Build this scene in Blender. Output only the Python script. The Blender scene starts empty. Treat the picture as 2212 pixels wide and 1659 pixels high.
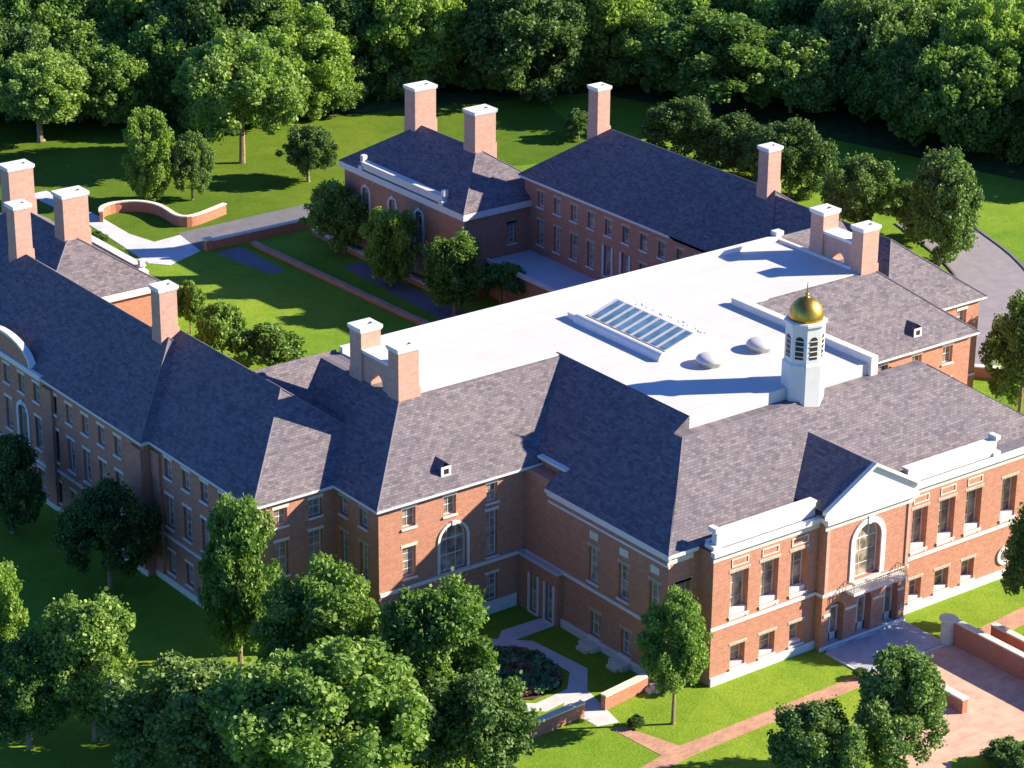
import bpy, bmesh, math, random
import numpy as np
from mathutils import Vector, Matrix

# ------------------------------------------------------------------ scene, camera, light
scn = bpy.context.scene
col = scn.collection
PIT, YAW, ROLL = 0.387, 0.6455, 0.0074
cy_, sy_, cp_, sp_ = math.cos(YAW), math.sin(YAW), math.cos(PIT), math.sin(PIT)
Fv = Vector((sy_ * cp_, cy_ * cp_, -sp_)); rv = Vector((cy_, -sy_, 0)); uv = rv.cross(Fv)
r2 = rv * math.cos(ROLL) + uv * math.sin(ROLL); u2 = -rv * math.sin(ROLL) + uv * math.cos(ROLL)
cam = bpy.data.cameras.new('camera'); camo = bpy.data.objects.new('camera', cam); col.objects.link(camo)
camo.matrix_world = Matrix(((r2.x, u2.x, -Fv.x, -104.90), (r2.y, u2.y, -Fv.y, -117.07), (r2.z, u2.z, -Fv.z, 85.67), (0, 0, 0, 1)))
cam.sensor_width = 36; cam.lens = 5707.7 / 2212 * 36; cam.clip_start = 1; cam.clip_end = 4000
scn.camera = camo
SUN_AZ, SUN_EL = math.radians(30.5), math.radians(26.8)     # azimuth from +X towards -Y
sdir = Vector((math.cos(SUN_AZ) * math.cos(SUN_EL), -math.sin(SUN_AZ) * math.cos(SUN_EL), math.sin(SUN_EL)))
w = bpy.data.worlds.new('World'); scn.world = w; w.use_nodes = True
nt = w.node_tree; bg = nt.nodes['Background']
sky = nt.nodes.new('ShaderNodeTexSky'); sky.sky_type = 'NISHITA'; sky.sun_disc = False
sky.sun_elevation = SUN_EL; sky.sun_rotation = math.atan2(sdir.x, sdir.y)
sky.air_density = 0.8; sky.dust_density = 0.0; sky.ozone_density = 6.0
tint = nt.nodes.new('ShaderNodeMix'); tint.data_type = 'RGBA'; tint.blend_type = 'MULTIPLY'; tint.inputs[0].default_value = 1; tint.inputs[7].default_value = (.64, .88, 1.36, 1)
nt.links.new(sky.outputs[0], tint.inputs[6]); nt.links.new(tint.outputs[2], bg.inputs[0]); bg.inputs[1].default_value = 0.072
sl = bpy.data.lights.new('sun', 'SUN'); sl.energy = 5.0; sl.angle = math.radians(0.5); sl.color = (1.0, 0.885, 0.72)
so = bpy.data.objects.new('sun', sl); col.objects.link(so); so.location = (60, -40, 90)
so.rotation_euler = sdir.to_track_quat('Z', 'Y').to_euler()
scn.view_settings.view_transform = 'Standard'; scn.view_settings.look = 'None'
scn.view_settings.gamma = 1.0; scn.view_settings.exposure = 1.38
scn.cycles.max_bounces = 6; scn.cycles.diffuse_bounces = 3; scn.cycles.transparent_max_bounces = 6

# ------------------------------------------------------------------ materials
def newmat(name, rough=0.8, spec=0.3):
    m = bpy.data.materials.new(name); m.use_nodes = True
    b = m.node_tree.nodes['Principled BSDF']; b.inputs['Roughness'].default_value = rough
    b.inputs['Specular IOR Level'].default_value = spec
    return m, m.node_tree, b
def N(t, typ, **kw):
    n = t.nodes.new(typ)
    for k, v in kw.items(): setattr(n, k, v)
    return n
def ramp(t, src, stops):
    r = t.nodes.new('ShaderNodeValToRGB'); e = r.color_ramp.elements
    while len(e) < len(stops): e.new(0.5)
    for i, (p, c) in enumerate(stops): e[i].position = p; e[i].color = (*c, 1)
    t.links.new(src, r.inputs[0]); return r.outputs[0]
def noise(t, vec, scale, detail=3, rough=0.6):
    n = t.nodes.new('ShaderNodeTexNoise'); n.inputs['Scale'].default_value = scale
    n.inputs['Detail'].default_value = detail; n.inputs['Roughness'].default_value = rough
    t.links.new(vec, n.inputs['Vector']); return n.outputs['Fac']
def mixc(t, fac, a, b, mode='MIX'):
    m = t.nodes.new('ShaderNodeMix'); m.data_type = 'RGBA'; m.blend_type = mode
    for sock, v in ((m.inputs[0], fac), (m.inputs[6], a), (m.inputs[7], b)):
        if isinstance(v, (int, float)): sock.default_value = v
        elif isinstance(v, tuple): sock.default_value = (*v, 1)
        else: t.links.new(v, sock)
    return m.outputs[2]
def math_(t, op, a, b=None):
    m = t.nodes.new('ShaderNodeMath'); m.operation = op
    for s, v in ((m.inputs[0], a), (m.inputs[1], b)):
        if v is None: continue
        if isinstance(v, (int, float)): s.default_value = v
        else: t.links.new(v, s)
    return m.outputs[0]
def wallcoord(t, ky=1.0):
    """(along the wall, height) for walls and roof slopes facing any axis"""
    g = t.nodes.new('ShaderNodeNewGeometry'); sp = t.nodes.new('ShaderNodeSeparateXYZ'); sn = t.nodes.new('ShaderNodeSeparateXYZ')
    t.links.new(g.outputs['Position'], sp.inputs[0]); t.links.new(g.outputs['Normal'], sn.inputs[0])
    f = math_(t, 'GREATER_THAN', math_(t, 'ABSOLUTE', sn.outputs[0]), math_(t, 'ABSOLUTE', sn.outputs[1]))
    mx = t.nodes.new('ShaderNodeMix'); mx.data_type = 'FLOAT'
    t.links.new(f, mx.inputs[0]); t.links.new(sp.outputs[0], mx.inputs[2]); t.links.new(sp.outputs[1], mx.inputs[3])
    c = t.nodes.new('ShaderNodeCombineXYZ'); t.links.new(mx.outputs[0], c.inputs[0])
    t.links.new(math_(t, 'MULTIPLY', sp.outputs[2], ky), c.inputs[1])
    return c.outputs[0], g.outputs['Position']
def brick_tex(t, vec, bw, bh, mortar, c1, c2, cm, bias=0.0):
    b = t.nodes.new('ShaderNodeTexBrick'); t.links.new(vec, b.inputs['Vector'])
    b.inputs['Scale'].default_value = 1; b.inputs['Brick Width'].default_value = bw; b.inputs['Row Height'].default_value = bh
    b.inputs['Mortar Size'].default_value = mortar; b.inputs['Bias'].default_value = bias
    for k, c in (('Color1', c1), ('Color2', c2), ('Mortar', cm)): b.inputs[k].default_value = (*c, 1)
    return b
def mat_brick(name, a=(.50, .22, .135), b=(.40, .155, .095), cm=(.52, .36, .26)):
    m, t, p = newmat(name, .85, .2)
    v, pos = wallcoord(t)
    br = brick_tex(t, v, .42, .13, .012, a, b, cm)
    n1 = noise(t, pos, .45, 4); n2 = noise(t, pos, 3.0, 3)
    c = mixc(t, math_(t, 'MULTIPLY', n1, .45), br.outputs[0], (.45, .24, .15))
    c = mixc(t, .35, c, ramp(t, n2, [(.3, (.55, .5, .5)), (.7, (1.1, 1.05, 1.0))]), 'MULTIPLY')
    t.links.new(c, p.inputs['Base Color'])
    bp_ = t.nodes.new('ShaderNodeBump'); bp_.inputs['Strength'].default_value = .35; bp_.inputs['Distance'].default_value = .02
    t.links.new(br.outputs['Fac'], bp_.inputs['Height']); bp_.invert = True; t.links.new(bp_.outputs[0], p.inputs['Normal'])
    return m
def mat_slate():
    m, t, p = newmat('slate_shingles', .75, .25)
    v, pos = wallcoord(t, 1.6)
    br = brick_tex(t, v, .36, .2, .014, (.212, .184, .192), (.068, .062, .086), (.024, .022, .038))
    br2 = brick_tex(t, v, .72, .2, .0, (.130, .116, .124), (.238, .200, .188), (.08, .07, .095))
    n = noise(t, v, 1.7, 5, .75)
    c = mixc(t, math_(t, 'MULTIPLY', n, .8), br.outputs[0], br2.outputs[0])
    n2 = noise(t, pos, .16, 3)
    c = mixc(t, .5, c, ramp(t, n2, [(.3, (.85, .82, .9)), (.7, (1.12, 1.08, 1.02))]), 'MULTIPLY')
    t.links.new(c, p.inputs['Base Color'])
    bp_ = t.nodes.new('ShaderNodeBump'); bp_.inputs['Strength'].default_value = .5; bp_.inputs['Distance'].default_value = .04
    t.links.new(br.outputs['Fac'], bp_.inputs['Height']); bp_.invert = True; t.links.new(bp_.outputs[0], p.inputs['Normal'])
    return m
def mat_plain(name, c, rough=.7, var=.12, scale=1.5, spec=.3, metal=0):
    m, t, p = newmat(name, rough, spec); g = N(t, 'ShaderNodeNewGeometry')
    n = noise(t, g.outputs['Position'], scale, 4)
    lo = tuple(x * (1 - var) for x in c); hi = tuple(min(1, x * (1 + var)) for x in c)
    t.links.new(ramp(t, n, [(.3, lo), (.7, hi)]), p.inputs['Base Color']); p.inputs['Metallic'].default_value = metal
    return m
def mat_membrane():
    m, t, p = newmat('white_roof_membrane', .6, .3); g = N(t, 'ShaderNodeNewGeometry'); P = g.outputs['Position']
    br = brick_tex(t, P, 9.0, 1.9, .028, (.575, .555, .505), (.555, .535, .488), (.49, .475, .44))
    c = mixc(t, .9, br.outputs[0], ramp(t, noise(t, P, .33, 5, .65), [(.3, (.95, .95, .945)), (.6, (1.02, 1.02, 1.02))]), 'MULTIPLY')
    c = mixc(t, .5, c, ramp(t, noise(t, P, 2.2, 5, .75), [(.25, (.88, .88, .87)), (.5, (1.0, 1.0, 1.0))]), 'MULTIPLY')
    t.links.new(c, p.inputs['Base Color']); return m
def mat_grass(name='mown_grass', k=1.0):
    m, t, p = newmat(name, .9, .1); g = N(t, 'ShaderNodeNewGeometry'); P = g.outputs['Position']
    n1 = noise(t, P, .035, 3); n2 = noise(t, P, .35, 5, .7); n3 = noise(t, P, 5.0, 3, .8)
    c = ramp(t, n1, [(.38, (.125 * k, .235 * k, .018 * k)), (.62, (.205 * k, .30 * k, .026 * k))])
    c = mixc(t, .8, c, ramp(t, n2, [(.25, (.66, .76, .6)), (.5, (1, 1, 1)), (.75, (1.28, 1.12, 1.2))]), 'MULTIPLY')
    c = mixc(t, .85, c, ramp(t, n3, [(.25, (.6, .65, .6)), (.75, (1.35, 1.3, 1.3))]), 'MULTIPLY')
    n4 = noise(t, P, 1.1, 4, .7); c = mixc(t, .55, c, ramp(t, n4, [(.3, (.72, .8, .7)), (.5, (1, 1, 1)), (.72, (1.3, 1.16, 1.1))]), 'MULTIPLY')
    t.links.new(c, p.inputs['Base Color'])
    b = t.nodes.new('ShaderNodeBump'); b.inputs['Strength'].default_value = .6; b.inputs['Distance'].default_value = .08
    t.links.new(n3, b.inputs['Height']); t.links.new(b.outputs[0], p.inputs['Normal'])
    return m
def mat_paver(name, a, b, cm, bw=.5, bh=.25):
    m, t, p = newmat(name, .85, .2); g = N(t, 'ShaderNodeNewGeometry'); P = g.outputs['Position']
    br = brick_tex(t, P, bw, bh, .015, a, b, cm)
    c = mixc(t, .6, br.outputs[0], ramp(t, noise(t, P, .7, 5), [(.3, (.72, .7, .7)), (.7, (1.2, 1.2, 1.18))]), 'MULTIPLY')
    t.links.new(c, p.inputs['Base Color']); return m
def mat_leaf(name, stops, trans=.38):
    m, t, p = newmat(name, .6, .25)
    at = N(t, 'ShaderNodeAttribute'); at.attribute_name = 'tone'
    oi = N(t, 'ShaderNodeObjectInfo')
    f = math_(t, 'ADD', math_(t, 'MULTIPLY', at.outputs['Fac'], .68), math_(t, 'MULTIPLY', oi.outputs['Random'], .32))
    c = ramp(t, f, stops)
    t.links.new(c, p.inputs['Base Color'])
    tr = N(t, 'ShaderNodeBsdfTranslucent'); t.links.new(mixc(t, 1.0, c, (1.0, 1.15, .5), 'MULTIPLY'), tr.inputs[0])
    ms = N(t, 'ShaderNodeMixShader'); ms.inputs[0].default_value = trans
    out = t.nodes['Material Output']
    t.links.new(p.outputs[0], ms.inputs[1]); t.links.new(tr.outputs[0], ms.inputs[2]); t.links.new(ms.outputs[0], out.inputs[0])
    return m
def mat_glass(name, c=(.03, .04, .04), rough=.12):
    m, t, p = newmat(name, rough, .9); g = N(t, 'ShaderNodeNewGeometry')
    n = noise(t, g.outputs['Position'], 1.3, 3)
    t.links.new(ramp(t, n, [(.35, tuple(x * .5 for x in c)), (.7, tuple(x * 2.2 for x in c))]), p.inputs['Base Color'])
    return m
M = dict(
    brick=mat_brick('red_brick'),
    chim=mat_brick('chimney_brick', (.60, .36, .275), (.53, .305, .225), (.6, .45, .37)),
    wallbrick=mat_brick('garden_wall_brick', (.50, .17, .09), (.38, .12, .07), (.5, .34, .24)),
    slate=mat_slate(),
    white=mat_plain('white_painted_trim', (.66, .645, .60), .5, .05),
    stone=mat_plain('cream_cast_stone', (.66, .60, .48), .7, .1, 2),
    membrane=mat_membrane(),
    gravelroof=mat_plain('grey_roof_membrane', (.50, .51, .54), .7, .1, .5),
    glass=mat_glass('window_glass', (.23, .185, .13), .35),  # brown base colour stands in for reflected brick and ground
    skyglass=mat_plain('blue_skylight_glass', (.13, .25, .33), .15, .35, 1.2, .8),
    gold=mat_plain('gilded_dome_metal', (.52, .32, .06), .38, .25, 2.2, .5, 1.0),
    dark=mat_plain('dark_metal', (.03, .03, .035), .5, .2),
    bark=mat_plain('tree_bark', (.26, .20, .125), .9, .3, 3),
    grass=mat_grass(),
    concrete=mat_plain('light_concrete', (.52, .52, .51), .85, .14, .8),
    landing=mat_plain('grey_stone_landing', (.36, .38, .42), .8, .15, 1.2),
    asphalt=mat_plain('asphalt', (.15, .145, .16), .9, .15, .8),
    brickpath=mat_paver('brick_paving', (.50, .27, .17), (.40, .21, .14), (.5, .36, .26)),
    plaza=mat_paver('plaza_paving', (.62, .40, .29), (.54, .33, .24), (.55, .4, .3), .8, .4),
    mulch=mat_plain('planting_soil', (.075, .045, .03), .95, .3, 3),
)
G1 = [(.0, (0.049, 0.105, 0.021)), (.3, (0.122, 0.221, 0.041)), (.65, (0.268, 0.391, 0.082)), (1.0, (0.560, 0.606, 0.205))]
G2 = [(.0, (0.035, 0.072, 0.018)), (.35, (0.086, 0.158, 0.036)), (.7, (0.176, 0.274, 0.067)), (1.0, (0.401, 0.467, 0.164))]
G3 = [(.0, (0.060, 0.129, 0.026)), (.3, (0.171, 0.280, 0.046)), (.65, (0.340, 0.467, 0.092)), (1.0, (0.657, 0.676, 0.226))]
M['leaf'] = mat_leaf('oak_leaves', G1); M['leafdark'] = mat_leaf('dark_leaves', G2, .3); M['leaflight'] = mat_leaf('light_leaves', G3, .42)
M['flower'] = mat_leaf('rose_flowers', [(.0, (.06, .15, .07)), (.45, (.13, .26, .12)), (.6, (.34, .08, .10)), (.8, (.50, .08, .10)), (1, (.60, .36, .38))], .2)

# ------------------------------------------------------------------ mesh helpers
class MB:
    def __init__(s): s.v = []; s.f = []; s.m = []
    def quad(s, *pts, mi=0):
        i = len(s.v); s.v += [tuple(p) for p in pts]; s.f.append(tuple(range(i, i + len(pts)))); s.m.append(mi); return s
    def box(s, x0, x1, y0, y1, z0, z1, mi=0):
        i = len(s.v)
        s.v += [(x0, y0, z0), (x1, y0, z0), (x1, y1, z0), (x0, y1, z0), (x0, y0, z1), (x1, y0, z1), (x1, y1, z1), (x0, y1, z1)]
        for f in ((0, 3, 2, 1), (4, 5, 6, 7), (0, 1, 5, 4), (1, 2, 6, 5), (2, 3, 7, 6), (3, 0, 4, 7)): s.f.append(tuple(i + k for k in f)); s.m.append(mi)
        return s
    def prism(s, pts, z0, z1, mi=0):
        i = len(s.v); n = len(pts); s.v += [(x, y, z0) for x, y in pts] + [(x, y, z1) for x, y in pts]
        s.f.append(tuple(i + k for k in range(n))[::-1]); s.f.append(tuple(i + n + k for k in range(n))); s.m += [mi, mi]
        for k in range(n): s.f.append((i + k, i + (k + 1) % n, i + n + (k + 1) % n, i + n + k)); s.m.append(mi)
        return s
    def lathe(s, prof, cx, cy, n=24, mi=0, a0=0):
        i = len(s.v)
        for r, z in prof:
            for k in range(n):
                a = a0 + 2 * math.pi * k / n; s.v.append((cx + r * math.cos(a), cy + r * math.sin(a), z))
        for j in range(len(prof) - 1):
            for k in range(n):
                a, b = i + j * n + k, i + j * n + (k + 1) % n; s.f.append((a, b, b + n, a + n)); s.m.append(mi)
        s.f.append(tuple(i + k for k in range(n))[::-1]); s.m.append(mi)
        s.f.append(tuple(i + (len(prof) - 1) * n + k for k in range(n))); s.m.append(mi); return s
    def tube(s, pts, radii, n=7, mi=0):
        i = len(s.v); P = [Vector(p) for p in pts]
        for j, p in enumerate(P):
            d = (P[min(j + 1, len(P) - 1)] - P[max(j - 1, 0)]).normalized()
            a = d.orthogonal().normalized(); b = d.cross(a)
            for k in range(n):
                t = 2 * math.pi * k / n; s.v.append(tuple(p + (a * math.cos(t) + b * math.sin(t)) * radii[j]))
        for j in range(len(P) - 1):
            for k in range(n):
                a, b = i + j * n + k, i + j * n + (k + 1) % n; s.f.append((a, b, b + n, a + n)); s.m.append(mi)
        return s
    def mesh(s, name, mats, smooth=False):
        me = bpy.data.meshes.new(name); me.from_pydata(s.v, [], s.f)
        for m in (mats if isinstance(mats, (list, tuple)) else [mats]): me.materials.append(m)
        me.polygons.foreach_set('material_index', s.m)
        bm = bmesh.new(); bm.from_mesh(me); bmesh.ops.recalc_face_normals(bm, faces=bm.faces); bm.to_mesh(me); bm.free()
        if smooth:
            for p in me.polygons: p.use_smooth = True
        me.update(); return me
    def build(s, name, mats, parent=None, smooth=False):
        return link(name, s.mesh(name, mats, smooth), parent)
def link(name, me, parent=None, loc=None, rz=0):
    o = bpy.data.objects.new(name, me); col.objects.link(o)
    if parent: o.parent = parent
    if loc: o.location = loc
    if rz: o.rotation_euler = (0, 0, rz)
    return o
def tag(o, label, cat, group=None):
    o['label'] = label; o['category'] = cat
    if group: o['group'] = group
    return o
def empty(name, loc, label, cat, group=None):
    o = bpy.data.objects.new(name, None); col.objects.link(o); o.location = loc; o.empty_display_size = .5
    return tag(o, label, cat, group)
def struct(name, mb, m):
    o = mb.build(name, m); o['kind'] = 'structure'; return o

XC = 13.45
def mx(x): return 2 * XC - x

# ------------------------------------------------------------------ ground sheets
g = MB().quad((-500, -300, 0), (900, -300, 0), (900, 1100, 0), (-500, 1100, 0)); struct('lawn', g, M['grass'])
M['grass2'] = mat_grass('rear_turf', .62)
M['woodshade'] = mat_plain('wood_shade_tone', (.06, .085, .025), .95, .4, .8, .1)  # dark grass tone, painted in for the shade beneath the wood
def sheet(name, pts, z, m): return struct(name, MB().prism(pts, z - .10, z), m)
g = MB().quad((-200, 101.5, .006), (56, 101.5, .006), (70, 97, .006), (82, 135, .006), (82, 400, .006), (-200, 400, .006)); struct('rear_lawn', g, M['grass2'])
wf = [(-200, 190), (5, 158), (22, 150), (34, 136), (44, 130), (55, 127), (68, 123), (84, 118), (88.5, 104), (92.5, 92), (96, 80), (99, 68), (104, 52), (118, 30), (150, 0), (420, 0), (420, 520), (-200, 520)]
sheet('wood_floor_shade', wf, .014, M['woodshade'])  # painted tree shade, its edge carried past the trees onto the lawn
sheet('brick_path', [(-16, -8.0), (-16, -6.6), (-7.2, -4.9), (9.8, -4.75), (9.8, -6.0), (-6.5, -6.25), (-12, -7.0)], .022, M['brickpath'])
sheet('garden_path_link', [(-8.9, -.4), (-8.0, -.9), (-6.6, -5.1), (-8.4, -5.3)], .018, M['brickpath'])
sheet('entrance_plaza', [(9.6, -5.05), (17.75, -5.05), (17.75, -40), (12.0, -40), (11.9, -17.4), (9.2, -17.6), (6.3, -16.4), (4.0, -18.6), (1.5, -30), (-3, -30), (4.2, -12.6), (9.6, -10.2)], .026, M['plaza'])
sheet('side_brick_path', [(17.9, -5.3), (19.4, -6.6), (27, -5.9), (48, -5.5), (48, -3.9), (27, -4.2), (19.5, -4.9)], .022, M['brickpath'])
sheet('entrance_landing', [(9.95, -.6), (17.0, -.6), (17.35, -1.2), (17.35, -4.95), (9.75, -4.95), (9.75, -1.2)], .10, M['landing'])
sheet('landing_kerb', [(9.55, -4.97), (9.55, -5.25), (17.5, -5.25), (17.5, -4.97)], .06, M['concrete'])
sheet('landing_side_kerb', [(9.72, -1.2), (9.72, -4.94), (9.5, -4.94), (9.5, -1.2)], .08, M['concrete'])
# garden octagon walk
octo = [(-7.6, 14.0), (-5.6, 12.2), (-5.0, 6.8), (-7.0, 4.3), (-10.9, 3.7), (-13.2, 5.5), (-13.6, 11.0), (-11.2, 14.0)]
oin = [(-7.95, 13.0), (-6.55, 11.7), (-6.3, 7.1), (-7.9, 5.35), (-10.8, 5.0), (-12.1, 6.2), (-12.5, 10.6), (-10.8, 13.0)]
g = MB()
for k in range(8):
    a, b = k, (k + 1) % 8
    g.quad((*octo[a], .022), (*octo[b], .022), (*oin[b], .022), (*oin[a], .022))
struct('garden_walk', g, M['concrete'])
sheet('garden_walk_north', [(-7.55, 13.7), (-6.9, 13.05), (-3.0, 13.1), (-3.0, 14.6), (-6.4, 14.7)], .018, M['concrete'])
sheet('garden_walk_gate', [(-8.2, 4.9), (-6.8, 4.8), (-7.9, -.2), (-9.4, .2), (-9.6, 3.6)], .018, M['concrete'])
sheet('garden_walk_seat', [(-13.5, 10.0), (-13.5, 8.6), (-16.4, 8.8), (-16.4, 10.2)], .018, M['concrete'])
# rear drive, courtyard paths, right hand drive
sheet('service_drive', [(17.6, 97.0), (40, 97.4), (40, 102.6), (18.4, 102.2)], .022, M['asphalt'])
sheet('courtyard_path', [(12.0, 122), (14.2, 122), (14.6, 111), (14.4, 104.8), (15.2, 101.2), (18.3, 101.6), (17.5, 96.2), (13.0, 94.4), (11.6, 96), (12.2, 104), (12.6, 111)], .030, M['concrete'])
sheet('courtyard_asphalt', [(18.4, 95.0), (21.4, 95.0), (21.2, 86.5), (19.6, 86.5)], .018, M['asphalt'])
sheet('service_lane', [(26.3, 84.5), (28.4, 84.5), (28.4, 60), (25.4, 60)], .018, M['asphalt'])
g = MB(); cpt = []
for i in range(25):
    a = i / 24
    t = [(85.4, 60), (83.9, 56.0), (80.6, 48.0), (76, 41.0), (68, 34.5), (56, 29.0)]
    s = a * 5; k = min(int(s), 4); f = s - k
    P0, P1, P2, P3 = [Vector(t[max(0, min(5, k + q))]) for q in (-1, 0, 1, 2)]
    p = .5 * ((2 * P1) + (-P0 + P2) * f + (2 * P0 - 5 * P1 + 4 * P2 - P3) * f * f + (-P0 + 3 * P1 - 3 * P2 + P3) * f ** 3)
    d = .5 * ((-P0 + P2) + 2 * (2 * P0 - 5 * P1 + 4 * P2 - P3) * f + 3 * (-P0 + 3 * P1 - 3 * P2 + P3) * f * f); d.normalize()
    cpt.append((p, Vector((d.y, -d.x))))
def off(i, o): p, n = cpt[i]; return (p.x + n.x * o, p.y + n.y * o)
for i in range(24):
    g.quad((*off(i, 0), .024), (*off(i + 1, 0), .024), (*off(i + 1, 7.0), .024), (*off(i, 7.0), .024))
M['road'] = mat_plain('pale_road_surface', (.25, .225, .235), .9, .12, .8)
struct('curved_road', g, M['road'])
g = MB()
for i in range(24):
    for o0, o1 in ((-.28, 0), (7.0, 7.2)):
        g.prism([off(i, o0), off(i + 1, o0), off(i + 1, o1), off(i, o1)], -.05, .12)
struct('road_kerb', g, M['asphalt'])

# ------------------------------------------------------------------ the building
B = empty('school_building', (0, 0, 0), 'large red brick building with slate hip roofs, tall chimneys and gold domed cupola', 'building')

def wp(ori, fixed, s, u, d, z):
    return (u, fixed - s * d, z) if ori == 'Y' else (fixed - s * d, u, z)
def wall(ori, fixed, s, u0, u1, z0, z1, ops=(), depth=.32, m='brick'):
    """flat wall with real openings and reveals; ops = (u0,u1,z0,z1,arch)"""
    g = MB(); us = sorted({u0, u1, *[o[0] for o in ops], *[o[1] for o in ops]}); zs = sorted({z0, z1, *[o[2] for o in ops], *[o[3] for o in ops]})
    P = lambda u, d, z: wp(ori, fixed, s, u, d, z)
    for i in range(len(us) - 1):
        for j in range(len(zs) - 1):
            uc, zc = (us[i] + us[i + 1]) / 2, (zs[j] + zs[j + 1]) / 2
            if any(o[0] < uc < o[1] and o[2] < zc < o[3] for o in ops): continue
            g.quad(P(us[i], 0, zs[j]), P(us[i + 1], 0, zs[j]), P(us[i + 1], 0, zs[j + 1]), P(us[i], 0, zs[j + 1]))
    for o in ops:
        a, b, c, d = o[:4]; arch = len(o) > 4 and o[4]
        if not arch:
            ring = [(a, c), (b, c), (b, d), (a, d)]
        else:
            r = (b - a) / 2; n = 12; arc = [((a + b) / 2 + r * math.cos(math.pi * k / n), d - r + r * math.sin(math.pi * k / n)) for k in range(n + 1)]
            ring = [(a, c), (b, c)] + arc
            for k in range(n):
                cu = b if k < n / 2 else a
                g.quad(P(cu, 0, d), P(arc[k][0], 0, arc[k][1]), P(arc[k + 1][0], 0, arc[k + 1][1]))
            g.quad(P(a, 0, d), P((a + b) / 2, 0, d), P(b, 0, d))
        for k in range(len(ring)):
            p, q = ring[k], ring[(k + 1) % len(ring)]
            g.quad(P(p[0], 0, p[1]), P(q[0], 0, q[1]), P(q[0], depth + .12, q[1]), P(p[0], depth + .12, p[1]))
    # back skin
    g.quad(P(u0, depth + .12, z0), P(u1, depth + .12, z0), P(u1, depth + .12, z1), P(u0, depth + .12, z1))
    return g.build('brick_wall', M[m], B)

wcache = {}
def window(ori, fixed, s, u0, u1, z0, z1, arch=False, depth=.30, sill=.12, lintel=True, panel=0, bars=(2, 4), surround=0, apron=0):
    W, H = round(u1 - u0, 3), round(z1 - z0, 3); key = (W, H, arch, depth, sill, lintel, panel, bars, surround, apron)
    if key not in wcache:
        f = MB(); t = .07; y0, y1 = depth - .05, depth + .03
        top = H - W / 2 if arch else H
        f.box(0, t, y0, y1, 0, top); f.box(W - t, W, y0, y1, 0, top); f.box(t, W - t, y0, y1, 0, t)
        if not arch: f.box(t, W - t, y0, y1, H - t, H)
        else:
            f.box(t, W - t, y0, y1, top - t / 2, top + t / 2); n = 12; R = W / 2
            for k in range(n):
                a, b = math.pi * k / n, math.pi * (k + 1) / n
                q = [(W / 2 + rr * math.cos(x), top + rr * math.sin(x)) for rr, x in ((R, a), (R, b), (R - t, b), (R - t, a))]
                i = len(f.v); f.v += [(x, y0, z) for x, z in q] + [(x, y1, z) for x, z in q]
                for fc in ((0, 1, 2, 3), (7, 6, 5, 4), (2, 3, 7, 6), (0, 1, 5, 4)): f.f.append(tuple(i + c for c in fc)); f.m.append(0)
        nb, nr = bars; mt = .015
        for k in range(1, nb):
            x = W * k / nb; f.box(x - mt, x + mt, y0 + .02, y1 - .01, t, (top if not arch else H - .12))
        for k in range(1, nr):
            z = top * k / nr; e = .03 if k * 2 == nr else mt; f.box(t, W - t, y0 + .015, y1 - .012, z - e, z + e)
        p = MB()
        if arch:
            n = 12; pts = [(0.02, 0.02), (W - .02, .02)] + [(W / 2 + (W / 2 - .02) * math.cos(math.pi * k / n), top + (W / 2 - .02) * math.sin(math.pi * k / n)) for k in range(n + 1)]
            p.quad(*[(x, depth, z) for x, z in pts]); p.quad(*[(x, depth + .02, z) for x, z in pts])
        else: p.box(.01, W - .01, depth, depth + .02, .01, H - .01)
        sm = MB().box(-.10, W + .10, -.12, depth - .06, -sill, -.003)
        if panel: sm.box(.0, W, -.05, .03, -sill - panel, -sill - .003); sm.box(-.04, .16, -.09, -.055, -sill - panel, -sill - .003); sm.box(W - .16, W + .04, -.09, -.055, -sill - panel, -sill - .003)
        if apron: sm.box(.012, W - .012, .10, depth - .052, 0, apron)
        l = None
        if lintel and not arch: l = MB().quad((-.1, -.03, H), (W + .1, -.03, H), (W + .16, -.03, H + .24), (-.16, -.03, H + .24)).box(-.1, W + .1, -.03, .01, H + .003, H + .2)
        if surround:
            l = l or MB(); n = 14; R0, R1 = W / 2 + .003, W / 2 + surround
            if arch:
                for k in range(n):
                    a, b = math.pi * k / n, math.pi * (k + 1) / n
                    q = [(W / 2 + rr * math.cos(x), top + rr * math.sin(x)) for rr, x in ((R1, a), (R1, b), (R0, b), (R0, a))]
                    i = len(l.v); l.v += [(x, -.10, z) for x, z in q] + [(x, .02, z) for x, z in q]
                    for fc in ((0, 1, 2, 3), (2, 3, 7, 6), (0, 1, 5, 4)): l.f.append(tuple(i + c for c in fc)); l.m.append(0)
            l.box(-surround, -.003, -.10, .02, 0, top); l.box(W + .003, W + surround, -.10, .02, 0, top)
            if arch: l.box(W / 2 - .16, W / 2 + .16, -.16, -.101, H - .05, H + surround + .12)
        wcache[key] = (f.mesh('window', M['white']), p.mesh('pane', M['glass']), sm.mesh('sill', M['white']), l.mesh('surround' if surround else 'lintel', M['white'] if surround else M['stone']) if l else None)
    f, p, sm, l = wcache[key]
    if ori == 'Y': loc, rz = ((u0, fixed, z0), 0) if s < 0 else ((u1, fixed, z0), math.pi)
    else: loc, rz = ((fixed, u1, z0), -math.pi / 2) if s < 0 else ((fixed, u0, z0), math.pi / 2)
    o = link('window', f, B, loc, rz); link('pane', p, o); link('sill', sm, o)
    if l: link('surround' if surround else 'lintel', l, o)
    return o
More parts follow.
